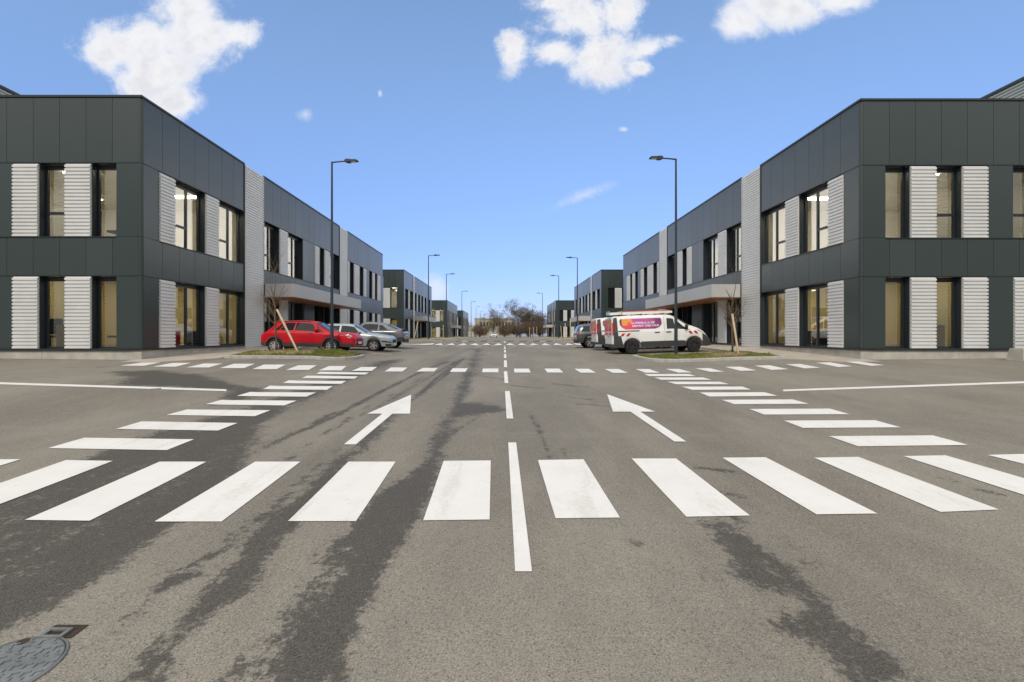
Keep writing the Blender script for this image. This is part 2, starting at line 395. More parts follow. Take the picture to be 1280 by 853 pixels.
S_LINES = [([(530,650),(548,600),(560,577)],2),([(455,540),(520,497),(556,470),(580,448)],2.0),([(400,545),(470,510),(530,476),(570,452)],1.8),([(360,575),(366,571)],4),([(380,560),(388,555)],3),([(405,543),(413,538)],2.6),([(430,527),(438,522)],2.2),([(455,512),(463,507)],2),([(484,497),(490,493)],1.8),([(520,478),(527,474)],1.6),([(560,545),(600,520)],1.6),([(700,560),(720,590),(745,640)],1.5),([(665,520),(690,575)],1.5),([(740,610),(748,618)],4),([(905,640),(930,655)],5),([(1010,700),(1018,706)],5),([(690,480),(735,484)],2.4),([(720,505),(760,508)],2.4),([(120,807),(126,803)],5),([(156,783),(164,771)],7),([(178,762),(188,752)],5),([(200,738),(214,724),(238,720)],9),([(205,715),(215,714)],5),([(250,703),(272,690)],6),([(288,674),(303,663)],6),
 ([(312,656),(330,643)],6),([(340,634),(360,618)],6),([(370,606),(384,596)],5),([(392,588),(402,580)],4),([(415,567),(424,560)],3),([(330,560),(420,520),(470,493),(520,468),(560,452)],3.2),
 ([(345,552),(370,540)],2.5),([(390,530),(420,515)],2.5),([(500,515),(540,478),(575,450)],2.2),([(870,585),(920,590)],4),([(880,610),(930,622)],5),([(1220,612),(1250,618)],5),([(1180,598),(1192,601)],3),
 ([(150,434),(230,436)],1.2),([(80,460),(130,459)],1.2),([(50,472),(80,472)],1.0),([(640,482),(680,486)],2),([(600,470),(640,476)],2.5),([(700,495),(740,500)],2),([(790,677),(797,679)],3)]
def world_poly(p): return np.array([gp(x, max(y, 430)) for x, y in p])
STN = [(world_poly(p), {4: .92, 2: .84}.get(k, 1.0)) for k, p in enumerate(P_ST)] + [(world_poly(p), .58) for p in P_PATCH]
LIN = [(world_poly(p), w) for p, w in S_LINES]
def poly_sd(P, X, Y):                      # signed distance, positive inside
    d = np.full(X.shape, 1e9); ins = np.zeros(X.shape, bool); n = len(P)
    for i in range(n):
        a, b = P[i], P[(i+1) % n]; e = b-a; L = max((e**2).sum(), 1e-9)
        t = np.clip(((X-a[0])*e[0] + (Y-a[1])*e[1])/L, 0, 1)
        d = np.minimum(d, np.hypot(X-a[0]-t*e[0], Y-a[1]-t*e[1]))
        if a[1] != b[1]:
            ins ^= ((a[1] > Y) != (b[1] > Y)) & (X < (b[0]-a[0])*(Y-a[1])/(b[1]-a[1]) + a[0])
    return np.where(ins, d, -d)
def build_road():
    xs = np.concatenate([[-1500,-600,-250,-120,-80,-60,-45,-34,-29,-25,-21,-18,-16], np.arange(-14.4,-8,.3), np.arange(-8,8.01,.07), np.arange(8.3,14.5,.3), [16,18,21,25,29,34,45,60,80,120,250,600,1500]])
    ds = np.concatenate([[-30,-10,-2,.5,1.2], np.arange(1.6,8,.06), np.arange(8,14,.1), np.arange(14,30,.25), np.arange(30,50,.5), [52,55,58,60,65,70,80,90,100,115,130,150,175,200,250,350,600,1200,3000]])
    ds = np.unique(np.concatenate([ds, [d for d in PD if d > -31]])); xs = np.unique(np.concatenate([xs, [-5.7,-7.6,-13.4,6.2,9.6,13.4,-6,6]]))
    X, D = np.meshgrid(xs, ds)
    Z = np.array([[ground(x, d) for x in xs] for d in ds])
    wet = np.zeros(X.shape)
    for P, amp in STN:
        s = poly_sd(P, X, D); soft = np.clip(D*.026, .09, .6)
        wet = np.maximum(wet, amp*np.clip(.5 + s/(2*soft), 0, 1))
    for P, w in LIN:
        for a, b in zip(P[:-1], P[1:]):
            e = b-a; t = np.clip(((X-a[0])*e[0]+(D-a[1])*e[1])/max((e**2).sum(), 1e-9), 0, 1)
            d = np.hypot(X-a[0]-t*e[0], D-a[1]-t*e[1]); hw = w*D/F
            wet = np.maximum(wet, np.clip(.5 + (hw-d)/(2*np.maximum(hw, .07)), 0, .8))
    trk = np.zeros(X.shape)
    for c, wd, k in ((-2.35,.3,.55),(-1.05,.25,.35),(1.15,.3,.22),(2.6,.3,.25),(-3.3,.35,.4)):   # wheel tracks along the lanes
        trk = np.maximum(trk, k*np.exp(-((X-c-.15*np.sin(D*.25))/wd)**2))
    trk *= np.interp(D, [2, 6, 60, 90], [.3, 1, 1, 0])
    me = bpy.data.meshes.new('road'); nx = len(xs)
    me.from_pydata([(x, d, z) for x, d, z in zip(X.ravel(), D.ravel(), Z.ravel())], [],
                   [(i*nx+j, i*nx+j+1, (i+1)*nx+j+1, (i+1)*nx+j) for i in range(len(ds)-1) for j in range(nx-1)])
    for nm, arr in (('wet', wet), ('track', trk)):
        a = me.attributes.new(nm, 'FLOAT', 'POINT'); a.data.foreach_set('value', arr.ravel().astype(np.float32))
    me.materials.append(M['asphalt']); me.shade_smooth()
    o = bpy.data.objects.new('road', me); COL.objects.link(o); o['kind'] = 'structure'
    return o
road = build_road()
def drape(name, pts, lift=.005, m=None, parent=road, world=False, cuts=None):
    P = pts if world else [gp(*p) for p in pts]
    if len(P) == 4:
        a, b, c, d = [np.array(p) for p in P]
        D = min(p[1] for p in P); step = .25 if D < 12 else .6
        nu = max(1, min(40, int(np.linalg.norm(b-a)/step))); nv = max(1, min(60, int(np.linalg.norm(d-a)/step)))
        G = []
        for i in range(nu+1):
            r = []
            for j in range(nv+1):
                s, t = i/nu, j/nv; q = (a*(1-s)+b*s)*(1-t) + (d*(1-s)+c*s)*t
                r.append((q[0], q[1], ground(*q) + lift + .0004*q[1]))
            G.append(r)
        mb = MB(); mb.grid(G)
    else:
        mb = MB(); mb.poly([(p[0], p[1], ground(*p) + lift + .0004*p[1]) for p in P])
    o = mb.build(name, m or M['paint'], parent)
    for p in o.data.polygons:
        pass
    if o.data.polygons and o.data.polygons[0].normal.z < 0:
        o.data.flip_normals()
    return o
near_zebra = [((-296,650),(-220,650),(26,575),(-35,575)),((-131,650),(-53,651),(141,577),(82.5,576)),((31,651),(112,652),(258,578),(199.5,578)),
 ((193,653),(277,653),(375.5,578),(319,578)),((360,652.5),(445,652.5),(494.5,578),(435.5,578)),((529,651.5),(612,650.5),(613.5,576.5),(554.5,577)),
 ((694.5,649),(775,648),(729.5,575),(672.5,576)),((858,647),(937.5,645.5),(845,574),(789.5,574)),((1020.5,644),(1097,643),(957,572.5),(903,573)),
 ((1175.5,641),(1249,638),(1073,572),(1017.5,573)),((1335,637),(1405,635),(1182,570),(1129,571)),((1495,633),(1560,631),(1290,568),(1234,569.5))]
left_rows = [((60,561),(208.5,563.5),(242.5,550),(105.5,548)),((145,537),(272.5,539),(297,529.5),(177,527.5)),((208,519.5),(318.5,521),(338,513.5),(234,512.5)),
 ((257,506),(355.5,507.5),(371,501.5),(277,500.5)),((296,495.5),(383,496.5),(395,491.3),(312.5,490.6)),((328.7,487),(408.5,488),(416,483.4),(337.5,482.7)),
 ((353.7,479.5),(426.7,480.5),(433,476.9),(361,476)),((377,473.3),(443,474),(447.6,471),(384,470.2)),((395,468),(457,468.8),(461,466.2),(400,465.4))]
right_rows = [((1072.5,558.7),(1210,557),(1166,545),(1036,546)),((1003.7,535.7),(1126,535),(1093.7,526),(979.5,526.5)),((955,519),(1062,518.5),(1037,511.5),(936.5,512)),
 ((918,506),(1011,505.5),(991,500),(902,500.5)),((886.8,496.4),(972,495.5),(955.5,491),(874.6,491.3)),((865.5,488),(938.7,487.7),(928,483.9),(852,484)),
 ((845,481),(912,481),(900,477.8),(834,477.8)),((826.9,475.4),(889.8,475.4),(878.7,472.5),(817.7,472.5)),((811.6,470.8),(870,470.8),(861,468.2),(805,468.2))]
far_zebra = [((480.5,465),(503,465),(509.4,460),(488.7,460)),((520.8,465),(542.5,465),(547.6,460.5),(528.3,460.5)),((562.2,465.5),(581.7,465.5),(584.8,461),(565.9,461)),
 ((602.8,466),(623,466),(623,461.3),(603.4,461.3)),((643,466.3),(663.4,466.3),(661,461.4),(642.4,461.4)),((684.3,466.3),(704,466.3),(699,461.4),(680.6,461.4)),
 ((725.7,466.5),(745,466.5),(736,461.6),(718,461.6)),((766.3,466.7),(785,466.7),(773.5,461.9),(755.8,461.9)),((807,466.6),(825,466.6),(811.6,462),(794.4,462)),
 ((848,466.3),(865.5,466.3),(849,461.8),(831.5,461.8)),((888,465.5),(905,465.3),(887,460.8),(869,461)),((925.5,464.2),(945.7,463.8),(926,459),(906,459.2)),
 ((964.5,463),(985.7,462.2),(962,457.2),(943,457.6)),((1006,461.2),(1025.5,460.2),(1000,455.5),(982,456)),((1047.5,459.5),(1065.5,458.5),(1037.5,453.5),(1020,454)),
 ((1089,458),(1105.5,457),(1072.5,452.4),(1057,452.9)),
 ((439.3,464.3),(464.3,464.3),(471.4,459.3),(451.5,459.3)),((398.3,463.7),(426.7,463.7),(433,458.2),(411.5,458.2)),((357.5,463),(386,463),(396,457.2),(373,457.2)),
 ((315.5,462),(346,462),(357,456.3),(330,456.3)),((274.5,460.8),(305,460.8),(318.7,455.3),(292.5,455.3)),((233,460),(261,460),(278.7,455),(255,455)),
 ((191,459),(220,459),(239,454.2),(216,454.2)),((150,457.7),(179.5,458),(200.5,453.7),(177.5,453.7))]
for g in (near_zebra, left_rows, right_rows, far_zebra):
    for q in g: drape('zebra_stripe', q)
for a in ([(514,494),(512.6,518),(490.7,518),(445,556.5),(429.8,556.5),(478,518),(459,518)],
          [(758.8,493.5),(818.8,515.5),(800.5,515.5),(858,553),(843,553),(788,515.5),(766.3,515.5)]):
    drape('lane_arrow', a, .007)
for q in (((644,715.5),(665,715.5),(645.3,554),(635.3,554)),((633.3,524),(641.6,524),(637.2,489.5),(631.3,489.5)),((630.7,479.5),(635.5,479.5),(634,464.7),(629.8,464.7))):
    drape('centre_dash', q)
for d in (16.24, 20.57, 24.9, 29.2, 33.5):
    drape('centre_dash', [(.0, d), (.11, d), (.11, d+(3 if d < 33 else 1.5)), (.0, d+(3 if d < 33 else 1.5))], world=True)
drape('centre_dash', [(.0, 39), (.13, 39), (.13, 44), (.0, 44)], world=True)
def line(px0, py0, px1, py1, th0, th1, n=14):
    G = [[], []]
    for i in range(n+1):
        t = i/n; x = px0+(px1-px0)*t; y = py0+(py1-py0)*t; h = (th0+(th1-th0)*t)/2
        for k, yy_ in ((0, y+h), (1, y-h)):
            q = gp(x, yy_); G[k].append((q[0], q[1], ground(*q)+.006))
    m = MB(); m.grid(G); o = m.build('parking_line', M['paint'], road)
    if o.data.polygons[0].normal.z < 0: o.data.flip_normals()
line(-230, 472.5, 283, 488.3, 2.6, 2.4); line(979, 488.6, 1510, 470.5, 2.2, 2.6)
for s, y0 in ((-1, 23.0), (-1, 26.2), (1, 22.6), (1, 26.2), (1, 29.6)):
    drape('parking_line', [(s*5.6, y0), (s*10.2, y0), (s*10.2, y0+.1), (s*5.6, y0+.1)], world=True)
# raised table: dragon teeth, stripes before and after it, edge wedges
for i in range(12):
    x = -5.1 + i*.93
    drape('ramp_tooth', [(x-.36, 36.05), (x+.36, 36.05), (x+.04, 37.4), (x-.04, 37.4)], .012, world=True)
for i in range(8):
    x = -4.5 + i*1.28
    drape('zebra_stripe', [(x-.3, 34.0), (x+.3, 34.0), (x+.3, 34.6), (x-.3, 34.6)], .008, world=True)
    drape('zebra_stripe', [(x-.35, 45.0), (x+.35, 45.0), (x+.35, 46.3), (x-.35, 46.3)], .03, world=True)
for s in (-1, 1):
    drape('edge_wedge', [(s*5.6, 36.4), (s*5.6, 37.5), (s*7.6, 35.0), (s*7.4, 34.3)][::s], .014, world=True)
    drape('edge_wedge', [(s*3.6, 47.3), (s*5.2, 47.3), (s*5.2, 49.0), (s*3.6, 49.0)], .03, world=True)

# ------------------------------------------------------------------ buildings
Z_T, Z_U1, Z_U0, Z_M, Z_L0, Z_B = 8.73, 6.33, 3.60, 2.163, -.53, -1.6
PITCH = .134
def rib_profile(z0, z1, depth=.048):
    pts = []; z = z0; n = max(1, round((z1-z0)/PITCH)); p = (z1-z0)/n
    for i in range(n):
        b = z0+i*p
        pts += [(b, 0), (b+p*.06, depth), (b+p*.64, depth), (b+p*.70, 0)]
    pts.append((z1, 0)); return pts
def make_building(name, side, X, D0, secs, L, label, wfront, lit=True, canopy=None, zoff=0, hall=True, pales=True, depth=16, group=None):
    org = (side*X, D0, ground(side*X, D0)); root = thing(name, org, label, 'office building', group)
    zt, zu1, zu0, zm, zl0 = (z+zoff for z in (Z_T, Z_U1, Z_U0, Z_M, Z_L0))
    mb = lambda: MB(org)
    def sbox(m, u0, u1, n0, n1, z0, z1): m.box(side*(X+n0), side*(X+n1), D0+u0, D0+u1, z0, z1)      # along the road
    def fbox(m, w0, w1, d0, d1, z0, z1): m.box(side*(X+w0), side*(X+w1), D0+d0, D0+d1, z0, z1)      # front face
    strips = [(a, b) for t, a, b in secs if t == 'S']
    runs, p = [], 0
    for a, b in strips + [(L, L)]:
        if a > p: runs.append((p, a))
        p = b
    CL = {a: mb() for a, b in runs}; bk = mb(); T = .03; REC = .30; RC = .10
    PAN = .957; gap = .006
    def panels(fn, a, b, z0, z1):
        cl = CL[max(k for k in CL if k <= a)] if fn is sbox else CL[0]
        n = max(1, round((b-a)/PAN)); w = (b-a)/n
        for i in range(n): fn(cl, a+i*w+gap, a+(i+1)*w-gap, 0, T, z0+gap, z1-gap)
    # bands with panel joints; the first piece starts after the rounded corner
    for z0, z1 in ((zu1, zt), (zm, zu0)):
        for a, b in runs:
            panels(sbox, a+(RC if a == 0 else 0), b, z0, z1)
            sbox(bk, max(a, .032), b, T+.001, REC+.1, z0+.003, z1-.003)
        panels(fbox, RC, wfront, z0, z1)
        fbox(bk, REC+.1, wfront, T+.001, REC+.1, z0+.003, z1-.003)
    for t, a, b in secs:
        if t == 'P':
            for z0, z1 in ((zl0, zm), (zu0, zu1)):
                panels(sbox, a+(RC if a == 0 else 0), b, z0, z1); sbox(bk, max(a, .032), b, T+.001, REC+.1, z0, z1)
    for t, a, b in FSECS:
        if t == 'P' and a < wfront:
            for z0, z1 in ((zl0, zm), (zu0, zu1)):
                panels(fbox, max(a, RC), b, z0, z1); fbox(bk, max(a, .032), b, T+.001, REC+.1, z0, z1)
    # rounded corner
    for z0, z1 in ((zl0, zm), (zm, zu0), (zu0, zu1), (zu1, zt)):
        arc = []
        for k in range(9):
            t = math.pi/2*k/8; arc.append((RC-RC*math.sin(t), RC-RC*math.cos(t)))
        pts = []
        for zz in (z0+gap, z1-gap): pts.append([(side*(X+a), D0+b, zz) for a, b in arc])
        CL[0].grid(pts)
    for q in CL.values(): q.build('cladding', M['clad'], root, 30)
    bk.build('wall', M['trim'], root)
    # coping, horizontal drips, base sill
    tr = mb()
    for a, b in runs: sbox(tr, a-(.04 if a == 0 else 0), b, -.04, .4, zt, zt+.075)
    fbox(tr, .401, wfront, -.04, .4, zt, zt+.074)
    for z in (zu1-.02, zm-.02):
        for a, b in runs: sbox(tr, a+RC, b, -.012, .02, z, z+.035)
        fbox(tr, RC, wfront, -.012, .02, z, z+.034)
    for z in (zu0-.03,):
        for a, b in runs: sbox(tr, a+(0.95 if a == 0 else 0), b, -.035, REC, z, z+.03)
        fbox(tr, .95, wfront, -.035, REC, z, z+.029)
    for a, b in runs: sbox(tr, a-.03, b, -.045, REC+.1, zl0-.075, zl0-.002)
    fbox(tr, REC+.11, wfront, -.045, REC+.1, zl0-.076, zl0-.002)
    for a, b in strips:
        for e in (a, b): sbox(tr, e-.03, e+.03, -.03, REC, zl0-.074, zt+.02)
    tr.build('trim', M['trim'], root)
    # concrete plinth in cast lengths
    pl = mb()
    u0 = 0
    while u0 < L:
        sbox(pl, u0+(.02 if u0 else .021), min(u0+3.6, L)-.012, .02, .5, Z_B-.6, zl0-.077); u0 += 3.6
    w0 = .5
    while w0 < wfront:
        fbox(pl, w0, min(w0+3.2, wfront)-.012, .021, .5, Z_B-.6, zl0-.0775); w0 += 3.2
    sbox(pl, .05, L-.05, .06, .6, Z_B-.6, zl0-.09); fbox(pl, .3, wfront-.1, .06, .6, Z_B-.6, zl0-.09)
    pl.build('plinth', M['concrete'], root)
    # ribbed metal: window-side panels and full-height strips
    def ribs(fn_pt, a, b, z0, z1):
        m = mb(); prof = rib_profile(z0, z1)
        m.grid([[fn_pt(e, -d, z) for z, d in prof] for e in (a, b)])
        for e in (a, b):                                            # closed ends
            for i in range(len(prof)-1):
                (za, da), (zb, db) = prof[i], prof[i+1]
                m.poly([fn_pt(e, -da, za), fn_pt(e, -db, zb), fn_pt(e, .04, zb), fn_pt(e, .04, za)])
        return m
    sp = lambda e, n, z: (side*(X+n), D0+e, z)
    fp = lambda e, n, z: (side*(X+e), D0+n, z)
    for t, a, b in secs:
        if t == 'L':
            for lo, (z0, z1) in enumerate(((zu0, zu1-.05), (zl0, zm-.04))):
                if canopy and lo and canopy[0] < a < canopy[1] and not 1.9 < a-canopy[0] < 2.1 and a-canopy[0] > 4: continue
                m = ribs(sp, a+.03, b-.02, z0, z1); m.build('ribbed_panel', M['rib'], root)
                k = mb(); sbox(k, a+.02, b-.01, .041, REC+.1, z0, z1+.045); k.build('panel_backing', M['trim'], root)
        if t == 'S':
            m = ribs(sp, a+.03, b-.03, zl0-.25, zt+.02)
            m.build('ribbed_strip', M['rib'], root)
            k = mb(); sbox(k, a, b, .041, REC+.1, zl0-.25, zt+.015); k.build('strip_backing', M['trim'], root)
    for t, a, b in FSECS:
        for lo, (z0, z1) in enumerate(((zu0, zu1-.05), (zl0, zm-.04))):
            tt = t if t in 'LPW' else ('W' if (t == 'X') == (lo == 0) else 'L')
            if a >= wfront: continue
            if tt == 'L':
                ribs(fp, a+.02, b-.02, z0, z1).build('ribbed_panel', M['rib'], root)
                k = mb(); fbox(k, a+.01, b-.01, .041, REC+.1, z0, z1+.045); k.build('panel_backing', M['trim'], root)
    # windows
    fr_w = .065
    def window(kind, a, b, z0, z1, sashes, transom, pal=False):
        m = mb(); fn = sbox if kind == 's' else fbox
        n0, n1 = REC-.05, REC+.03
        fn(m, a, a+fr_w, n0, n1, z0, z1); fn(m, b-fr_w, b, n0, n1, z0, z1)
        fn(m, a+fr_w, b-fr_w, n0+.002, n1, z0, z0+fr_w); fn(m, a+fr_w, b-fr_w, n0+.002, n1, z1-fr_w-.1, z1)
        fn(m, a-.012, a, .031, REC+.1, z0, z1); fn(m, b, b+.012, .031, REC+.1, z0, z1)       # jamb lining
        cells = [(a+fr_w, b-fr_w)]
        if sashes == 2:
            c = a + (b-a)*.55; fn(m, c-.045, c+.045, n0-.004, n1+.004, z0+fr_w, z1-fr_w-.1); cells = [(a+fr_w, c-.045), (c+.045, b-fr_w)]
        if transom:
            ca, cb = cells[0]; zt_ = z0+(z1-z0)*.34; fn(m, ca, cb, n0-.008, n1+.008, zt_-.045, zt_+.045)
        w = m.build('window', M['frame'], root)
        g = MB(org)
        q = [(a+.03, z0+.03), (b-.03, z0+.03), (b-.03, z1-.1), (a+.03, z1-.1)]
        f = sp if kind == 's' else fp
        g.poly([f(e, REC-.01, z) for e, z in q]); pn = g.build('pane', M['glass'], w, fix=False)
        want = Vector((-side, 0, 0)) if kind == 's' else Vector((0, -1, 0))
        if pn.data.polygons[0].normal.dot(want) < 0: pn.data.flip_normals()
        return w
    for t, a, b in secs:
        if t == 'W':
            for lo, (z0, z1) in enumerate(((zu0, zu1-.02), (zl0, zm-.02))):
                window('s', a+.012, b-.012, z0, z1, 2 if b-a > 1.0 else 1, lo == 0)
    for t, a, b in FSECS:
        if a >= wfront: continue
        for lo, (z0, z1) in enumerate(((zu0, zu1-.02), (zl0, zm-.02))):
            tt = t if t in 'LPW' else ('W' if (t == 'X') == (lo == 0) else 'L')
            if tt == 'W': window('f', a+.012, b-.012, z0, z1, 1, lo == 0 and a > 2)
    # inside: floors, ceilings, room walls
    W1 = 8.6; D1 = min(6.9, L*.3)
    mid = mb(); sbox(mid, .45, L-.3, .45, depth-1, zm+.45, zu0-.06); mid.build('floor_slab', M['in_ceil'], root)
    bot = mb(); sbox(bot, .45, L-.3, .45, depth-1, zl0-.25, zl0-.05); bot.build('ground_floor', M['in_floor'], root)
    top = mb(); sbox(top, .45, L-.3, .45, depth-1, zu1+.1, zu1+.3); top.build('ceiling', M['in_ceil'], root)
    wl = mb()
    for z0, z1 in ((zl0-.05, zm+.45), (zu0-.06, zu1+.1)):
        sbox(wl, D1, D1+.12, .45, depth-1, z0, z1); sbox(wl, .45, D1, W1, W1+.12, z0, z1)
        sbox(wl, 3.2, 3.3, 4.6, W1, z0, z1)
        if z0 < zm: wl.build('room_partition', M['in_wall'], root); wl = mb()
    wl.build('room_partition', M['in_pale'], root)
    if lit:
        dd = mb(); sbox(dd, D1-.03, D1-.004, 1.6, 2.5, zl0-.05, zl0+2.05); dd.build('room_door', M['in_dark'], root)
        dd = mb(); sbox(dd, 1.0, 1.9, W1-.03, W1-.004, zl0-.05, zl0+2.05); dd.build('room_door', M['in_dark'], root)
    if canopy and L > 30:
        for a, b in ((8.95, 9.3), (9.6, 10.1), (12.7, 13.1), (16.6, 17.0), (18.7, 19.0), (19.4, 19.8)):
            k = mb(); sbox(k, a, b, .62, .66, zl0-.05, zm-.1); k.build('curtain', M['curtain'], root)
        k = mb(); sbox(k, 13.85, 15.4, -.035, -.003, zl0+.02, zm-.1); dr = k.build('entrance_door', M['frame'], root)
        for u_ in (14.5, 14.75):
            k = mb(); sbox(k, u_, u_+.05, -.075, -.037, zl0+.9, zl0+1.5); k.build('handle', M['chrome'], dr)
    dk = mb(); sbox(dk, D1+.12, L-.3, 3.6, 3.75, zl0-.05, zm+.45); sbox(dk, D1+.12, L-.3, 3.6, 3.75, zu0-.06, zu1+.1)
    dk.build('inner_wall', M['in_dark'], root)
    if lit:
        for z in (zm+.45, zu1+.1):
            for (uu, nn) in ((1.4, 1.3), (1.4, 3.5), (1.7, 6.2), (4.6, 1.5), (4.6, 3.8), (4.9, 6.4)):
                if uu > D1-.5: continue
                k = mb(); sbox(k, uu-.15, uu+.15, nn-.6, nn+.6, z-.045, z-.004); k.build('ceiling_light', M['lamp_em'], root)
    # roof and far walls
    rf = mb(); sbox(rf, .41, L, .41, depth, zt-.25, zt-.05); rf.build('roof', M['roofm'], root)
    ew = mb(); sbox(ew, L-.3, L, .03, depth, Z_B, zt-.02); sbox(ew, .5, L-.3, depth-.3, depth, Z_B, zt-.3)
    if wfront < depth: fbox(ew, wfront, depth, .02, .4, Z_B, zt)
    ew.build('end_wall', M['clad'], root)
    if hall:
        h0 = 8.65; hz0, hz1 = zt-.3, 10.75+zoff
        hb = mb(); prof = rib_profile(hz0, hz1, .04)
        for row in ([[(side*(X+h0-d), D0+e, z) for z, d in prof] for e in (1.2, L-.5)], [[(side*(X+w), D0+1.2-d, z) for z, d in prof] for w in (h0, 26)]): hb.grid(row)
        hb.build('hall_wall', M['hall'], root)
        hc = mb(); hc.box(side*(X+h0-.08), side*(X+26), D0+1.12, D0+L-.5, hz1, hz1+.12); hc.build('hall_roof', M['trim'], root)
    # canopy over the entrance
    if canopy:
        a, b = canopy; z0, z1 = 2.06+zoff, 2.83+zoff; pr = 1.68
        k = mb(); sbox(k, a+.02, b+.3, -pr, -.06, z0+.02, z1-.02); sbox(k, a+.021, a+3.05, -pr-.003, -.061, z0+.021, z1-.021)
        c = k.build('canopy', M['fascia'], root)
        e = mb(); sbox(e, a+.06, b+.26, -pr+.05, .28, z0-.012, z0+.018); e.build('soffit', M['wood'], c)
    return root
FSECS = [('P', 0, .93), ('W', .93, 1.84), ('L', 1.84, 2.82), ('W', 2.82, 3.78), ('L', 3.78, 4.75), ('P', 4.75, 5.7), ('X', 5.7, 6.65), ('Y', 6.65, 7.6), ('P', 7.6, 10.2)]
SIDE1 = [('P', 0, .86), ('L', .86, 1.74), ('W', 1.74, 3.65), ('L', 3.65, 4.63), ('W', 4.63, 6.76), ('S', 6.76, 8.68),
         ('W', 8.75, 10.5), ('L', 10.5, 11.55), ('W', 11.55, 13.72), ('P', 13.72, 15.6), ('L', 15.6, 16.45), ('W', 16.45, 17.4), ('L', 17.4, 18.45), ('W', 18.45, 20.5), ('S', 20.55, 22.45),
         ('L', 22.5, 23.0), ('W', 23.0, 24.2), ('L', 24.2, 25.75), ('W', 25.75, 27.0), ('L', 27.0, 27.85), ('P', 27.85, 28.9), ('W', 28.9, 29.95), ('L', 29.95, 30.8), ('W', 30.8, 31.8), ('L', 31.8, 33.0), ('P', 33.0, 34.3)]
SIDE2 = [('P', 0, .9), ('W', .9, 2.9), ('L', 2.9, 3.9), ('W', 3.9, 6.2), ('S', 6.3, 7.6), ('W', 7.7, 9.3), ('L', 9.3, 10.2), ('W', 10.2, 12.2), ('P', 12.2, 13.4), ('W', 13.4, 15.2), ('L', 15.2, 16.2), ('W', 16.2, 18.2), ('P', 18.2, 19.6), ('L', 19.6, 20.4), ('W', 20.4, 22.4), ('P', 22.4, 24.2)]
GB = 'dark clad office buildings along the street'
make_building('office_building', -1, 13.36, 17.1, SIDE1, 34.0, 'nearest dark grey two storey office building behind the red car', 10.8, True, (8.7, 20.5), group=GB)
make_building('office_building', 1, 13.34, 17.35, SIDE1, 34.6, 'nearest dark grey two storey office building behind the white vans', 10.8, True, (8.7, 20.6), group=GB)
make_building('office_building', -1, 13.6, 63.0, SIDE2, 24.2, 'second dark office building on the left, beyond the grey car', 10, True, (7.6, 18), -.02, False, group=GB)
make_building('office_building', 1, 13.2, 63.0, SIDE2, 24.2, 'second dark office building on the right, beyond the second street lamp', 10, False, (7.6, 18), -.02, False, group=GB)
make_building('office_building', -1, 13.9, 114.0, SIDE2, 24.2, 'small distant dark office building on the left, third of its row', 10, True, (7.6, 18), -.45, False, group=GB)
make_building('office_building', 1, 13.1, 117.0, SIDE2, 24.2, 'small distant dark office building on the right, last of its row', 10, False, (7.6, 18), -.25, False, group=GB)
make_building('office_building', -1, 14.6, 166.0, SIDE2, 24.2, 'farthest tiny dark office building at the left end of the row', 10, False, None, -.3, False, group=GB)

# pavements along both building rows
for s, X, D0 in ((-1, 13.36, 17.12), (1, 13.34, 17.37)):
    mb = MB(); rows = []
    inner = 11.0
    for d in np.concatenate([np.linspace(D0-.9, 24, 15), np.linspace(26, 52, 14)]):
        h = np.interp(d, [D0-.9, D0+1.5, D0+8], [.006, .05, .12]); xi = np.interp(d, [D0-.9, D0+.6], [12.2, inner])
        rows.append([(s*x, d, ground(s*x, d)+h) for x in np.linspace(xi, X+.1, 6)] )
    mb.grid(rows)
    mb.grid([[(r[0][0], r[0][1], r[0][2]) for r in rows], [(r[0][0], r[0][1], r[0][2]-.16) for r in rows]])
    o = mb.build('pavement', M['pave']); o['kind'] = 'structure'
    if o.data.polygons[0].normal.z < 0: o.data.flip_normals()

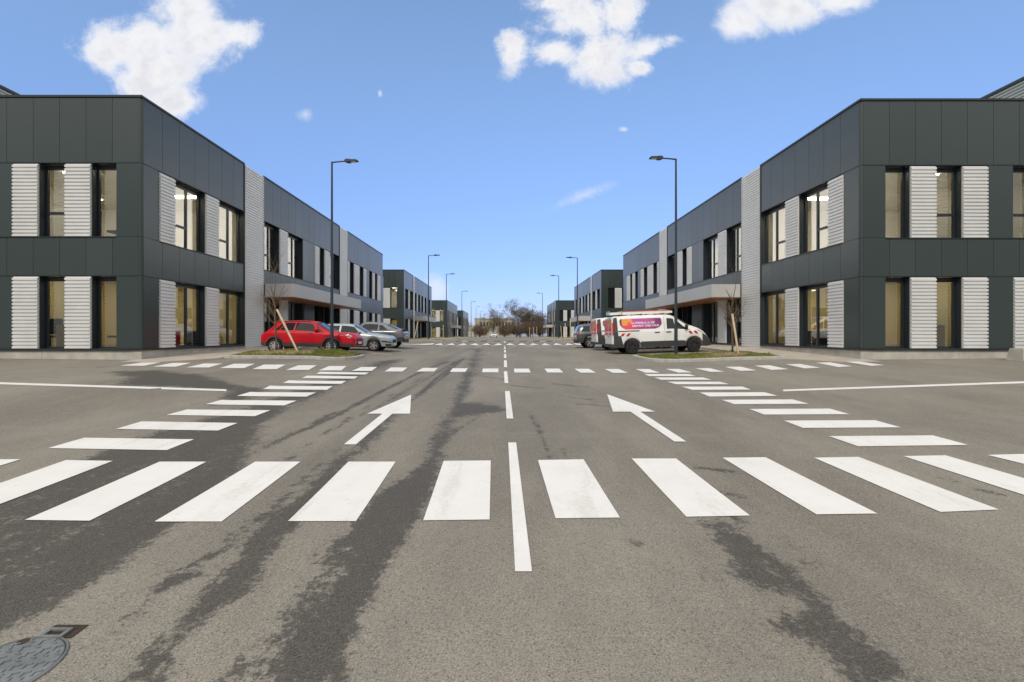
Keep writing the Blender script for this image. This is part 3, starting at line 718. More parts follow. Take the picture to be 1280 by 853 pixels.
# ------------------------------------------------------------------ planted islands, grass, saplings
def island(out, mound, label, glabel, bare, nblades=2600, kerb=.12):
    """out: outline (X, D) counter-clockwise; mound: (cx, cd, r, h)"""
    P = np.array(out); c = P.mean(0); org = (c[0], c[1], ground(*c))
    root = thing('planted_island', org, label, 'planted island', 'kerbed planting islands')
    def zt(x, d):
        b = sum(h*math.exp(-(((x-cx)/rx)**2 + ((d-cd)/ry)**2)) for cx, cd, rx, ry, h in mound)
        return ground(x, d) + kerb - .015 + b
    # resample outline
    n = len(P); pts = []
    for i in range(n):
        a, b = P[i], P[(i+1) % n]; k = max(1, int(np.linalg.norm(b-a)/.3))
        for j in range(k): pts.append(a + (b-a)*j/k)
    pts = np.array(pts); m = len(pts)
    nrm = np.roll(pts, -1, 0) - np.roll(pts, 1, 0); nrm = np.stack([-nrm[:, 1], nrm[:, 0]], 1); nrm /= np.linalg.norm(nrm, axis=1)[:, None]
    if ((c-pts[0])*nrm[0]).sum() < 0: nrm = -nrm
    kb = MB(org)
    ring = []
    seq = []
    for i_, (p, q) in enumerate(zip(pts, nrm)):
        seq.append((p, q, 0))
        if i_ % 3 == 0:
            e_ = pts[(i_+1) % m]-p; e_ = e_/max(np.linalg.norm(e_), 1e-6)
            seq += [(p+e_*.004, q, 1), (p+e_*.014, q, 1), (p+e_*.018, q, 0)]
    for p, q, gr in seq:
        p = p + q*(.012*gr)
        i = p + q*.15; j = p + q*.02; g = ground(*p)
        kk = kerb-.012*gr
        ring.append([(p[0], p[1], g-.1), (p[0], p[1], g+kk-.02), (j[0], j[1], g+kk), (i[0], i[1], g+kk), (i[0], i[1], g-.1)])
    kb.grid(ring + [ring[0]]); kb.build('kerb', M['kerb'], root, 40)
    inn = pts + nrm*.14
    so_ = MB(org); rings = []
    for k in range(9):
        t = k/8; row = []
        for p in inn:
            q = p*(1-t) + c*t; jz = .02*math.sin(q[0]*9.1+q[1]*5)*math.sin(q[1]*11-q[0]*3)
            row.append((q[0], q[1], zt(*q) + (jz if k else -.02)))
        rings.append(row + [row[0]])
    so_.grid(rings); so_.build('soil', M['soil'], root, 'all')
    g = MB(org); cnt = 0
    lo, hi = inn.min(0), inn.max(0); r = random.Random(int(abs(c[0])*100+c[1]*10))
    tuft = [(r.uniform(lo[0], hi[0]), r.uniform(lo[1], hi[1]), r.uniform(.5, 1)) for _ in range(26)]
    cand = np.array([(r.uniform(lo[0], hi[0]), r.uniform(lo[1], hi[1])) for _ in range(nblades*3)])
    okc = poly_sd(inn, cand[:, 0], cand[:, 1]) > .02
    for x, d in cand[okc].tolist():
        if cnt >= nblades: break
        dens = bare(x, d)
        if r.random() > dens: continue
        near = max(math.exp(-((x-tx)**2+(d-td)**2)/.12)*th for tx, td, th in tuft)
        h = (.035 + .12*near*r.random() + .03*r.random()); a = r.uniform(0, 6.28); w = r.uniform(.006, .014)*(1 if c[1] < 30 else 3); ln = r.uniform(.2, .9)*h
        z = zt(x, d)-.02; ca, sa = math.cos(a), math.sin(a)
        g.add([(x-w*sa, d+w*ca, z), (x+w*sa, d-w*ca, z), (x+ca*ln*.4+w*.6*sa, d+sa*ln*.4-w*.6*ca, z+h*.7), (x+ca*ln, d+sa*ln, z+h), (x+ca*ln*.4-w*.6*sa, d+sa*ln*.4+w*.6*ca, z+h*.7)], [(0, 1, 2, 3, 4)])
        cnt += 1
    go = g.build('grass', M['grass'], fix=False); tag(go, kind='stuff'); go['label'] = glabel
    return zt
def rounded(s, xo, xi, d0, d1):
    # road-side end rounded (xo = nearer the road), wall-side end on the pavement
    pts = []
    for k in range(9):
        t = math.pi/2*k/8; r = min(1.5, (d1-d0)*.55); pts.append((xo + r - r*math.sin(t), d0 + r - r*math.cos(t)))
    pts = pts[::-1]                                           # from near the road end round to the front edge
    out = [(xo, d1)] + pts[0:] + [(xi, d0 - .0), (xi, d1)]
    out = [(xo, d1)] + [(xo + r - r*math.cos(math.pi/2*k/8), d0 + r - r*math.sin(math.pi/2*k/8)) for k in range(9)] + [(xi, d0+.02), (xi, d1)]
    return [(s*x, d) for x, d in out]
bl = lambda x, d: .12 if -10.6 < x < -7.9 and d > 18.5 else (.55 if x < -9.8 else .95)
br = lambda x, d: .2 if 8.6 < x < 10.6 and d > 18.7 else .95
zl = island(rounded(-1, 6.2, 11.0, 18.2, 20.7), [(-9.2, 19.6, 1.7, .9, .16), (-7.2, 20, 1, .7, .10)], 'kerbed bed of soil and grass in front of the red car', 'grass around the soil in front of the red car', bl, 5200)
zr = island(rounded(1, 5.8, 11.0, 18.1, 20.9), [(9.6, 19.5, 1.0, .8, .13)], 'kerbed bed of grass and soil in front of the white vans', 'grass on the bed in front of the white vans', br, 6500)
fs = {}
for s, nm in ((-1, 'left'), (1, 'right')):
    for d, w in ((47.4, 'beside the second lamp'), (62.0, 'beside the third lamp'), (88, 'beside the fourth lamp')):
        fs[(s, d)] = island(rounded(s, 5.9, 10.8, d-1.2, d+1.6), [(s*8, d, 2, 1, .1)], f'distant kerbed grass bed {w} on the {nm} side', f'distant grass of the bed {w} on the {nm}', lambda x, d: .9, 500)

ENDS = []
def branchy(mb, p, dirv, ln, rad, depth, r, spread=.6, sides=5, up=.25):
    p = Vector(p); d = Vector(dirv).normalized(); pts, rads = [p.copy()], [rad]; n = 4
    for i in range(n):
        d = (d + Vector((r.uniform(-1, 1), r.uniform(-1, 1), r.uniform(-.4, 1)*up*2))*.16).normalized()
        p = p + d*(ln/n); pts.append(p.copy()); rads.append(rad*(1-.75*(i+1)/n))
    mb.tube(pts, rads, sides, False)
    ENDS.append(pts[-1])
    if depth <= 0: return
    for i in range(r.randint(3, 5)):
        k = r.randint(1, n); q = pts[k]; a = r.uniform(0, 6.28)
        nd = (d*.75 + Vector((math.cos(a), math.sin(a), up*1.2))*spread).normalized()
        branchy(mb, q, nd, ln*r.uniform(.42, .7), rads[k]*.75+.0015, depth-1, r, spread, sides, up)
def sapling(x, d, z, h, lean, label, seed, stake_pts):
    r = random.Random(seed); root = thing('sapling', (x, d, z), label, 'tree', 'young trees tied to stakes')
    t = MB((x, d, z)); pts = [(x + lean*k/6*h + r.uniform(-.02, .02), d + r.uniform(-.02, .02), z + h*.62*k/6) for k in range(7)]
    t.tube(pts, [.046-.016*k/6 for k in range(7)], 8); t.build('trunk', M['bark'], root, 'all')
    c = MB((x, d, z)); tx, ty, tz = pts[-1]
    branchy(c, (tx, ty, tz-.02), (lean, 0, 1), h*.4, .028, 2, r, .5, 4, .5)
    for i in range(15):
        k = r.uniform(.5, 1); q = Vector(pts[0]).lerp(Vector(pts[-1]), k); a = r.uniform(0, 6.28)
        branchy(c, q, (math.cos(a), math.sin(a), 1.1), h*r.uniform(.16, .3), .016, 1, r, .5, 4, .4)
    c.build('crown', M['twig'], root, 'all')
    return root
sl_x, sl_d = -9.55, 19.5; zz = zl(sl_x, sl_d)-.03
sapling(sl_x, sl_d, zz, 3.35, -.03, 'bare sapling with thin twigs in front of the red car', 3, None)
sr_x, sr_d = 9.62, 19.55; zz2 = zr(sr_x, sr_d)-.03
sapling(sr_x, sr_d, zz2, 3.05, .0, 'bare sapling with many twigs beside the white van nose', 11, None)
def stake(name, p0, p1, label, rad=.042):
    o = MB(p0); v = Vector(p1)-Vector(p0); v.normalize()
    o.tube([p0, Vector(p1), Vector(p1)+v*.012], [rad, rad, rad*.8], 10)
    return tag(o.build(name, M['stake'], None, 40), label, 'wooden stake', 'wooden tree stakes')
p0 = (-8.62, 19.4, zl(-8.62, 19.4)-.05); stake('tree_stake', p0, (-9.5, 19.42, 1.03), 'pale round stake leaning across the red car')
p0 = (9.6, 19.0, zr(9.6, 19.0)-.05); stake('tree_stake', p0, (9.35, 19.0, .82), 'pale upright stake before the sapling by the van')
for (px, d, h, lean, w) in ((517, 47.0, 2.0, .45, 'leaning pale stake left of the second left lamp'), (702, 62, 1.8, -.1, 'short pale stake right of the third right lamp'),
    (713, 47.0, 2.2, .0, 'pale stake standing left of the parked dark grey car'), (706.5, 46.8, 1.9, .0, 'pale stake standing by the far right bed'), (554, 62, 1.9, .0, 'distant pale stake on the left bed past the second building'),
    (671, 88, 2.2, 0, 'distant pale stake before the bare trees, rightmost'), (667, 92, 2.2, 0, 'distant pale stake before the bare trees, middle one'), (662, 96, 2.2, 0, 'distant pale stake before the bare trees, leftmost')):
    x = (px-CX)/F*d; z = ground(x, d)
    stake('tree_stake', (x, d, z-.05), (x+lean, d, z+h), w, .042)

# ------------------------------------------------------------------ street lamps
def lamp(x, d, zb, sgn, label, h=8.55):
    root = thing('street_lamp', (x, d, zb), label, 'street lamp', 'tall street lamps along the road')
    o = (x, d, zb); m = MB(o)
    m.tube([(x, d, zb-.1), (x, d, zb+1.2), (x, d, zb+1.25), (x, d, zb+h)], [.078, .074, .068, .040], 12); m.build('pole', M['pole'], root, 40)
    m = MB(o); m.box(x-.14, x+.14, d-.14, d+.14, zb-.02, zb+.03); m.build('base_plate', M['pole'], root)
    a = MB(o); a.tube([(x, d, zb+h-.02), (x+sgn*.35, d, zb+h+.015), (x+sgn*.75, d, zb+h+.04)], [.036, .032, .03], 10); a.build('arm', M['pole'], root, 40)
    l = MB(o); x0, x1 = x+sgn*.58, x+sgn*1.18; z0 = zb+h+.0
    pr = [(x0, .01, .07), (x0+sgn*.08, -.02, .10), (x0+sgn*.24, -.02, .10), (x0+sgn*.26, .012, .085), (x1-sgn*.06, .025, .08), (x1, .035, .05)]
    rows = []
    for (px, b, t) in pr:
        w = .075 if abs(px-x0) < .05 else .13
        rows.append([(px, d-w, z0+b), (px, d-w, z0+t), (px, d+w, z0+t), (px, d+w, z0+b), (px, d-w, z0+b)])
    l.grid(rows); l.poly([r for r in rows[0][:4]]); l.poly([r for r in rows[-1][:4]])
    hd = l.build('lamp_head', M['pole'], root)
    e = MB(o); e.box(x0+sgn*.27, x1-sgn*.09, d-.1, d+.1, z0+.004, z0+.03); e.build('lens', M['lens'], hd)
    return root
left_l = [(-7.75, 20.9, 'tall dark street lamp standing in front of the red car'), (-7.72, 47.4, 'second street lamp on the left, beside the second building'), (-7.75, 62.4, 'third street lamp on the left, in front of the third building'),
          (-7.9, 87, 'fourth street lamp on the left'), (-8.0, 113, 'fifth street lamp on the left, before the cream building'), (-8.0, 133, 'sixth street lamp on the left, thin and distant'), (-8.0, 157, 'seventh and farthest street lamp on the left')]
right_l = [(7.67, 20.7, 'tall dark street lamp standing in front of the white van'), (7.65, 48.4, 'second street lamp on the right, left of the parked dark grey car'), (7.5, 63.6, 'third street lamp on the right, before the distant dark building'),
           (7.5, 90.5, 'fourth street lamp on the right, beside the brown trees'), (7.5, 121, 'fifth street lamp on the right, before the brown trees'), (7.5, 146, 'sixth and farthest street lamp on the right')]
for i, (x, d, lb) in enumerate(left_l + right_l):
    s = 1 if x < 0 else -1
    zb = zl(x, d) if (x, d) == (-7.75, 20.9) else ground(x, d)+.1
    top = {0: 7.76, 7: 7.82}.get(i, None)
    h = (top - zb) if top else 8.62
    lamp(x, d, zb, s, lb, h)

# ------------------------------------------------------------------ vehicles
def smooth_interp(x, xs, ys, s=.05):
    k = np.linspace(-2, 2, 9); w = np.exp(-k**2); w /= w.sum()
    return sum(wi*np.interp(x+ki*s, xs, ys) for wi, ki in zip(w, k))
class Body:
    """x: rear 0 -> front L; keys of sections: (x, zbottom, zbelt, zroof, halfwidth, roof halfwidth)"""
    def __init__(s, keys, wheels, arch, L, boxy=False):
        s.memo = {}; s.k = np.array(keys, float); s.wh, s.ar, s.L, s.boxy = wheels, arch, L, boxy
    def par(s, x):
        x = round(float(x), 4)
        if x in s.memo: return list(s.memo[x])
        k = s.k; sm = .03 if x < .35 or x > s.L-.35 else .07
        v = [float(smooth_interp(x, k[:, 0], k[:, i], sm)) for i in range(1, 6)]
        for xw, zw in s.wh:
            if abs(x-xw) < s.ar: v[0] = max(v[0], zw + math.sqrt(s.ar**2-(x-xw)**2)*.985)
        s.memo[x] = tuple(v)
        return v
    def ring(s, x):
        zb, zbelt, zr, w, wr = s.par(x)
        if s.boxy:
            q = [(0, zb), (.8*w, zb), (.95*w, zb+.02), (.985*w, zb+(zbelt-zb)*.3), (w, zb+(zbelt-zb)*.7), (.995*w, zbelt-.03), (.985*w, zbelt), (wr, max(zr-.13, zbelt+.01)), (wr*.93, max(zr-.04, zbelt+.015)), (wr*.75, zr-.01), (0, zr)]
        else:
            q = [(0, zb), (.8*w, zb), (.95*w, zb+.02), (.985*w, zb+(zbelt-zb)*.3), (w, zb+(zbelt-zb)*.7), (.985*w, zbelt-.05), (.95*w, zbelt), (wr, max(zr-.10, zbelt+.01)), (wr*.93, max(zr-.04, zbelt+.015)), (wr*.7, zr-.008), (0, zr)]
        return q
    def pt(s, x, t, side=-1, off=0.0):
        q = s.ring(x); i = min(int(t), 9); f = t-i
        def at(r): return Vector((x if r is q else xx, side*(r[i][0]*(1-f)+r[i+1][0]*f), r[i][1]*(1-f)+r[i+1][1]*f))
        p = at(q)
        if off:
            xx = x+.02 if x < s.L-.03 else x-.02
            p2 = at(s.ring(xx)); t2 = t+.02 if t < 9.95 else t-.02
            j = min(int(t2), 9); g = t2-j; p3 = Vector((x, side*(q[j][0]*(1-g)+q[j+1][0]*g), q[j][1]*(1-g)+q[j+1][1]*g))
            n = (p2-p).cross(p3-p)
            if n.length < 1e-9: n = Vector((0, side, 0))
            n.normalize()
            cen = Vector((s.L*.5, 0, .7))
            if n.dot(p-cen) < 0: n = -n
            p = p + n*off
        return p
    def shell(s, sub=3):
        xs = sorted(set([round(v, 4) for v in np.concatenate([np.arange(0, .3, .025), np.arange(.3, s.L-.3, .05), np.arange(s.L-.3, s.L+.001, .025)])] + [s.L]))
        m = MB()
        for side in (-1, 1):
            G = [[tuple(s.pt(x, i/sub*1.0, side)) for i in range(0, 10*sub+1)] for x in xs]
            m.grid(G)
            for g in (G[0], G[-1]): m.poly(g)
        return m
    def patch(s, m, lo, hi, t0, t1, off=.006, side=-1, nu=10, nv=5):
        """lo, hi: (x0, x1) at t0 and t1"""
        G = []
        for j in range(nv+1):
            f = j/nv; t = t0+(t1-t0)*f; a = lo[0]*(1-f)+hi[0]*f; b = lo[1]*(1-f)+hi[1]*f
            G.append([tuple(s.pt(a+(b-a)*i/nu, t, side, off)) for i in range(nu+1)])
        m.grid(G)
def wheel(root, x, y, z, r, wd, rim_mat, spokes, side):
    t = MB(); w = wd/2
    t.lathe((x, y, z), (0, 1, 0), [(-w, r*.66), (-w, r*.9), (-w*.7, r), (w*.7, r), (w, r*.9), (w, r*.66)], 28)
    wo_ = t.build('wheel', M['tyre'], root, 30)
    m = MB(); o = y + side*w*.55
    m.lathe((x, o, z), (0, side, 0), [(-.02, r*.66), (w*.42, r*.67), (w*.42, r*.60), (.0, r*.58)], 28)
    for k in range(spokes):
        a = 2*math.pi*k/spokes; ca, sa = math.cos(a), math.sin(a); q = r*.075 if spokes > 6 else r*.12; pts = []
        for rr, hw, dp in ((r*.10, q*1.2, w*.36), (r*.62, q, w*.40)):
            for sg in (-1, 1): pts.append((x + ca*rr - sa*hw*sg, o + side*dp, z + sa*rr + ca*hw*sg))
        back = [(p[0], o, p[2]) for p in pts]
        m.add(pts+back, [(0, 1, 3, 2), (0, 2, 6, 4), (1, 5, 7, 3), (2, 3, 7, 6)])
    m.lathe((x, o, z), (0, side, 0), [(w*.38, .0), (w*.38, r*.16), (0, r*.16)], 16)
    m.build('rim', rim_mat, wo_)
    d = MB(); d.lathe((x, o, z), (0, side, 0), [(-.01, .0), (-.01, r*.63)], 24); d.build('brake_disc', M['blackp'], wo_)
def door_line(b, root, lines, side=-1):
    m = MB()
    for pts in lines:
        m.tube([b.pt(x, t, side, .001) for x, t in pts], .0055, 4, False)
    m.build('door_seam', M['blackp'], root)

def red_car():
    L = 4.52
    keys = [(0, .42, .80, .86, .66, .55), (.06, .36, .88, .95, .78, .60), (.2, .33, .96, 1.06, .86, .62), (.42, .33, 1.03, 1.24, .90, .62), (.66, .33, 1.05, 1.46, .92, .62), (.8, .33, 1.055, 1.53, .92, .62), (1.3, .31, 1.05, 1.575, .93, .63), (1.9, .31, 1.035, 1.59, .93, .63), (2.35, .31, 1.02, 1.56, .93, .63), (2.7, .31, 1.01, 1.46, .93, .63), (3.05, .31, 1.0, 1.25, .93, .66), (3.36, .31, .985, 1.06, .93, .74), (3.6, .31, .95, 1.03, .92, .74), (4.0, .31, .92, 1.01, .90, .70), (4.25, .31, .88, .985, .86, .64), (4.42, .32, .82, .93, .79, .58), (4.5, .36, .72, .83, .70, .52), (4.52, .40, .66, .74, .62, .48)]
    b = Body(keys, [(.76, .34), (3.45, .34)], .42, L)
    root = thing('parked_car', (0, 0, 0), 'red compact crossover with white alloy wheels parked behind the soil bed', 'car', 'cars parked by the road')
    b.shell().build('body', M['red'], root, 50)
    cl = MB()
    for s in (-1, 1):                                         # dark lower cladding, bumpers and arch trims
        b.patch(cl, (1.16, 3.05), (1.16, 3.05), 2.0, 2.85, .012, s, 16, 3)
        b.patch(cl, (.02, .34), (.02, .34), 2.0, 3.0, .012, s, 6, 3); b.patch(cl, (3.87, 4.48), (3.87, 4.46), 2.0, 3.05, .012, s, 8, 3)
        for xw in (.76, 3.45):
            G = []
            for k in range(17):
                a = math.pi*k/16; row = []
                for rr in (.415, .472):
                    x = xw + rr*math.cos(a); zz_ = max(.34+rr*math.sin(a), .34); row.append((x, s*(b.par(min(max(x, .03), L-.03))[3]*.992+.014), zz_))
                G.append(row)
            cl.grid(G)
    cl.build('lower_trim', M['dplast'], root)
    for s in (-1, 1):
        for lo, hi in (((1.0, 1.63), (1.24, 1.66)), ((1.70, 2.78), (1.72, 2.50)), ((.74, .94), (1.0, 1.16))):
            m = MB(); b.patch(m, lo, hi, 6.12, 6.93, .006, s); m.build('side_window', M['cglass'], root)
        m = MB(); b.patch(m, (2.86, 3.12), (2.66, 2.70), 6.12, 6.85, .006, s); m.build('side_window', M['cglass'], root)
        door_line(b, root, [[(1.68, 6.0), (1.66, 5), (1.66, 4), (1.68, 3.2)], [(2.92, 6.0), (2.95, 5), (2.95, 4), (2.93, 3.2)], [(.95, 6), (.98, 5.2), (1.15, 4.3), (1.22, 3.4)]], s)
        m = MB(); p = b.pt(1.35, 5.35, s, .02); m.box(p.x-.1, p.x+.1, p.y-.015, p.y+.015, p.z-.018, p.z+.018); m.build('door_handle', M['chrome'], root)
        m = MB(); p = b.pt(2.45, 5.2, s, .02); m.box(p.x-.1, p.x+.1, p.y-.015, p.y+.015, p.z-.018, p.z+.018); m.build('door_handle', M['chrome'], root)
        m = MB(); p = b.pt(2.72, 6.2, s, .10); m.lathe((p.x-.08, p.y, p.z+.0), (1, 0, 0), [(0, .01), (.02, .075), (.12, .085), (.2, .05), (.22, .005)], 12)
        mi = m.build('mirror', M['red'], root, 'all'); k = MB(); k.tube([tuple(p+Vector((.0, 0, -.06))), tuple(b.pt(2.78, 5.9, s, 0))], .03, 6); k.build('mirror_arm', M['blackp'], mi)
        m = MB(); b.patch(m, (4.10, 4.40), (4.14, 4.34), 5.15, 6.6, .014, s, 8, 6); h = m.build('headlight', M['hlamp'], root, 'all')
        m = MB(); c = b.pt(4.24, 5.9, s, .02); n = Vector((.6, s*.75, .3)).normalized()
        m.lathe(tuple(c), tuple(n), [(0, .055), (.012, .05), (.014, 0)], 14); m.build('headlight_bulb', M['chrome'], h, 'all')
        m = MB(); b.patch(m, (4.2, 4.36), (4.2, 4.34), 4.35, 4.75, .014, s, 5, 3); m.build('indicator_lamp', M['hlamp'], root)
        m = MB(); b.patch(m, (.10, .26), (.16, .34), 5.0, 6.2, .012, s, 5, 4); m.build('tail_light', M['tlamp'], root)
        m = MB(); b.patch(m, (.68, 2.4), (.72, 2.36), 7.5, 7.9, .02, s, 14, 2); m.build('roof_rail', M['blackp'], root)
        for xw in (.76, 3.45): wheel(root, xw, s*.80, .34, .34, .22, M['alloy'], 8, s)
    m = MB()
    for s in (-1, 1): b.patch(m, (2.62, 3.28), (2.62, 3.28), 7.25, 10, .006, s, 10, 6)
    m.build('windscreen', M['cglass'], root)
    m = MB()
    for s in (-1, 1): b.patch(m, (.36, .62), (.36, .62), 7.2, 10, .006, s, 5, 5)
    m.build('rear_window', M['cglass'], root)
    m = MB(); m.box(.56, .86, -.56, .56, 1.48, 1.535); m.build('spoiler', M['red'], root)
    m = MB(); m.box(4.40, 4.545, -.45, .45, .40, .56); m.box(4.38, 4.54, -.5, .5, .62, .68); m.build('grille', M['blackp'], root)
    m = MB(); m.box(4.5, 4.556, -.26, .26, .46, .57); m.build('number_plate', M['plate'], root)
    m = MB()
    for s in (-1, 1): m.tube([(4.30, s*.74, .34), (4.48, s*.55, .40), (4.52, s*.48, .58)], .028, 6)
    m.build('bumper_trim', M['alloy'], root)
    return root
def silver_car():
    L = 4.4
    keys = [(0, .40, .78, .86, .66, .55), (.08, .34, .86, .96, .78, .6), (.3, .28, .92, 1.12, .84, .6), (.7, .26, .93, 1.36, .87, .58), (1.1, .26, .93, 1.42, .88, .58), (1.9, .25, .92, 1.45, .88, .58), (2.3, .25, .91, 1.41, .88, .58), (2.7, .25, .90, 1.22, .88, .62), (3.15, .25, .885, .98, .88, .70), (3.6, .25, .84, .93, .87, .68), (4.0, .25, .80, .88, .83, .62), (4.25, .25, .745, .83, .76, .56), (4.36, .27, .68, .77, .68, .5), (4.4, .32, .6, .68, .6, .45)]
    b = Body(keys, [(.82, .31), (3.48, .31)], .375, L)
    root = thing('parked_car', (0, 0, 0), 'pale silver hatchback parked between the red and grey cars', 'car', 'cars parked by the road')
    b.shell().build('body', M['silver'], root, 50)
    for s in (-1, 1):
        for lo, hi in (((.95, 1.62), (1.08, 1.62)), ((1.72, 2.8), (1.72, 2.42))):
            m = MB(); b.patch(m, lo, hi, 6.12, 6.92, .006, s); m.build('side_window', M['cglass'], root)
        door_line(b, root, [[(1.67, 6), (1.66, 4), (1.68, 2.6)], [(2.88, 6), (2.93, 4.5), (2.9, 2.6)]], s)
        m = MB(); p = b.pt(2.72, 6.15, s, .09); m.lathe((p.x-.08, p.y, p.z), (1, 0, 0), [(0, .01), (.02, .06), (.12, .07), (.18, .01)], 12); m.build('mirror', M['silver'], root, 'all')
        m = MB(); b.patch(m, (4.0, 4.3), (4.02, 4.26), 5.1, 6.5, .012, s, 6, 4); m.build('headlight', M['hlamp'], root)
        m = MB(); b.patch(m, (3.9, 4.36), (3.9, 4.36), 3.4, 3.7, .014, s, 6, 2); b.patch(m, (4.1, 4.37), (4.1, 4.37), 2.2, 3.0, .012, s, 5, 2); m.build('bumper_trim', M['blackp'], root)
        m = MB(); b.patch(m, (.08, .3), (.1, .3), 5.0, 6.3, .012, s, 5, 4); m.build('tail_light', M['tlamp'], root)
        for xw in (.82, 3.48): wheel(root, xw, s*.76, .31, .31, .2, M['alloy'], 5, s)
    m = MB()
    for s in (-1, 1): b.patch(m, (2.38, 3.08), (2.38, 3.08), 7.25, 10, .006, s, 10, 6)
    m.build('windscreen', M['cglass'], root)
    m = MB(); m.box(4.3, 4.415, -.42, .42, .46, .62); m.build('grille', M['blackp'], root)
    m = MB(); m.box(4.38, 4.43, -.26, .26, .36, .46); m.build('number_plate', M['plate'], root)
    return root
def suv(mat_name, label, coupe=True, L=4.6):
    if coupe:
        keys = [(0, .55, .86, .92, .70, .55), (.05, .46, 1.0, 1.06, .82, .62), (.18, .42, 1.06, 1.13, .90, .66), (.5, .36, 1.07, 1.24, .93, .64), (1.0, .34, 1.06, 1.45, .94, .62), (1.6, .33, 1.04, 1.57, .94, .62), (2.2, .33, 1.03, 1.60, .94, .62), (2.6, .33, 1.02, 1.54, .94, .63), (3.0, .33, 1.01, 1.32, .94, .68), (3.4, .33, 1.0, 1.10, .93, .75), (3.9, .33, .94, 1.02, .92, .72), (4.3, .34, .84, .95, .86, .65), (4.55, .36, .7, .8, .74, .55), (4.6, .42, .62, .7, .62, .5)]
    else:
        keys = [(0, .5, .90, .98, .74, .6), (.05, .42, 1.0, 1.2, .84, .66), (.2, .38, 1.04, 1.48, .88, .66), (.45, .34, 1.05, 1.60, .90, .66), (1.0, .33, 1.04, 1.64, .91, .66), (2.0, .33, 1.03, 1.65, .91, .66), (2.5, .33, 1.02, 1.58, .91, .66), (2.9, .33, 1.01, 1.36, .91, .68), (3.3, .33, 1.0, 1.12, .91, .74), (3.8, .33, .94, 1.03, .9, .72), (4.2, .34, .84, .95, .84, .65), (4.4, .36, .7, .8, .72, .55), (4.45, .42, .62, .7, .62, .5)]; L = 4.45
    b = Body(keys, [(.85, .36), (L-.98, .36)], .43, L)
    root = thing('parked_car', (0, 0, 0), label, 'car', 'cars parked by the road')
    b.shell().build('body', M[mat_name], root, 50)
    for s in (-1, 1):
        wins = (((.95, 1.5), (1.35, 1.55)), ((1.6, 2.7), (1.6, 2.5))) if coupe else (((.3, .85), (.42, .88)), ((.95, 1.65), (.95, 1.65)), ((1.75, 2.75), (1.75, 2.48)))
        for lo, hi in wins:
            m = MB(); b.patch(m, lo, hi, 6.12, 6.9, .006, s); m.build('side_window', M['cglass'], root)
        if coupe:
            m = MB(); m.tube([b.pt(x, t, s, .01) for x, t in ((2.7, 6.07), (1.6, 6.05), (.95, 6.05), (.84, 6.2), (.98, 6.55), (1.3, 6.95), (2.45, 6.97))], .014, 5, False); m.build('window_trim', M['chrome'], root)
        door_line(b, root, [[(1.56, 6), (1.55, 4), (1.58, 2.6)], [(2.8, 6), (2.85, 4.5), (2.82, 2.6)]], s)
        m = MB()
        if coupe: b.patch(m, (.04, .42), (.05, .40), 5.0, 5.9, .014, s, 7, 4)
        else: b.patch(m, (.04, .14), (.06, .16), 4.6, 6.4, .014, s, 5, 5)
        m.build('tail_light', M['tlamp'], root)
        m = MB(); b.patch(m, (.02, .4), (.02, .4), 2.0, 3.3, .014, s, 6, 3); m.build('bumper_corner', M['dplast'], root); m = MB(); b.patch(m, (1.3, L-1.45), (1.3, L-1.45), 2.0, 2.8, .012, s, 8, 3); m.build('lower_trim', M['dplast'], root)
        m = MB(); b.patch(m, (L-.4, L-.1), (L-.4, L-.12), 5, 6.3, .012, s, 5, 3); m.build('headlight', M['hlamp'], root)
        for xw in (.85, L-.98): wheel(root, xw, s*.8, .36, .36, .24, M['alloy'], 5, s)
    m = MB()
    for s in (-1, 1):
        if coupe: b.patch(m, (.45, 1.05), (.45, 1.05), 7.25, 10, .006, s, 7, 5)
        else: b.patch(m, (.055, .26), (.055, .26), 7.1, 10, .006, s, 5, 5)
    m.build('rear_window', M['cglass'], root)
    m = MB()
    for s in (-1, 1): b.patch(m, (2.55, 3.25), (2.55, 3.25), 7.25, 10, .006, s, 8, 5)
    m.build('windscreen', M['cglass'], root)
    m = MB(); m.box(-.03, .12, -.62, .62, .36, .58); m.build('rear_bumper', M['dplast'], root)
    m = MB(); m.box(-.025, .02, -.26, .26, .74, .85); m.build('number_plate', M['plate'], root)
    if coupe:
        m = MB(); m.box(.0, .22, -.6, .6, 1.10, 1.135); m.build('spoiler', M['blackp'], root)
        m = MB(); m.tube([(-.05, -.5, .37), (.1, -.5, .37)], .05, 10); m.build('exhaust_pipe', M['chrome'], root)
    return root
def text_mesh(s, size, loc, rot, name, m, parent, bold=.02):
    cu = bpy.data.curves.new('t', 'FONT'); cu.body = s; cu.size = size; cu.offset = bold*size; cu.extrude = .001; cu.resolution_u = 3
    o = bpy.data.objects.new('t', cu); COL.objects.link(o); o.rotation_euler = rot; o.location = loc
    bpy.context.view_layer.update()
    me = bpy.data.meshes.new_from_object(o.evaluated_get(bpy.context.evaluated_depsgraph_get()))
    me.transform(o.matrix_world); me.materials.clear(); me.materials.append(m)
    COL.objects.unlink(o); bpy.data.objects.remove(o); bpy.data.curves.remove(cu)
    ob = bpy.data.objects.new(name, me); COL.objects.link(ob); ob.parent = parent
    return ob
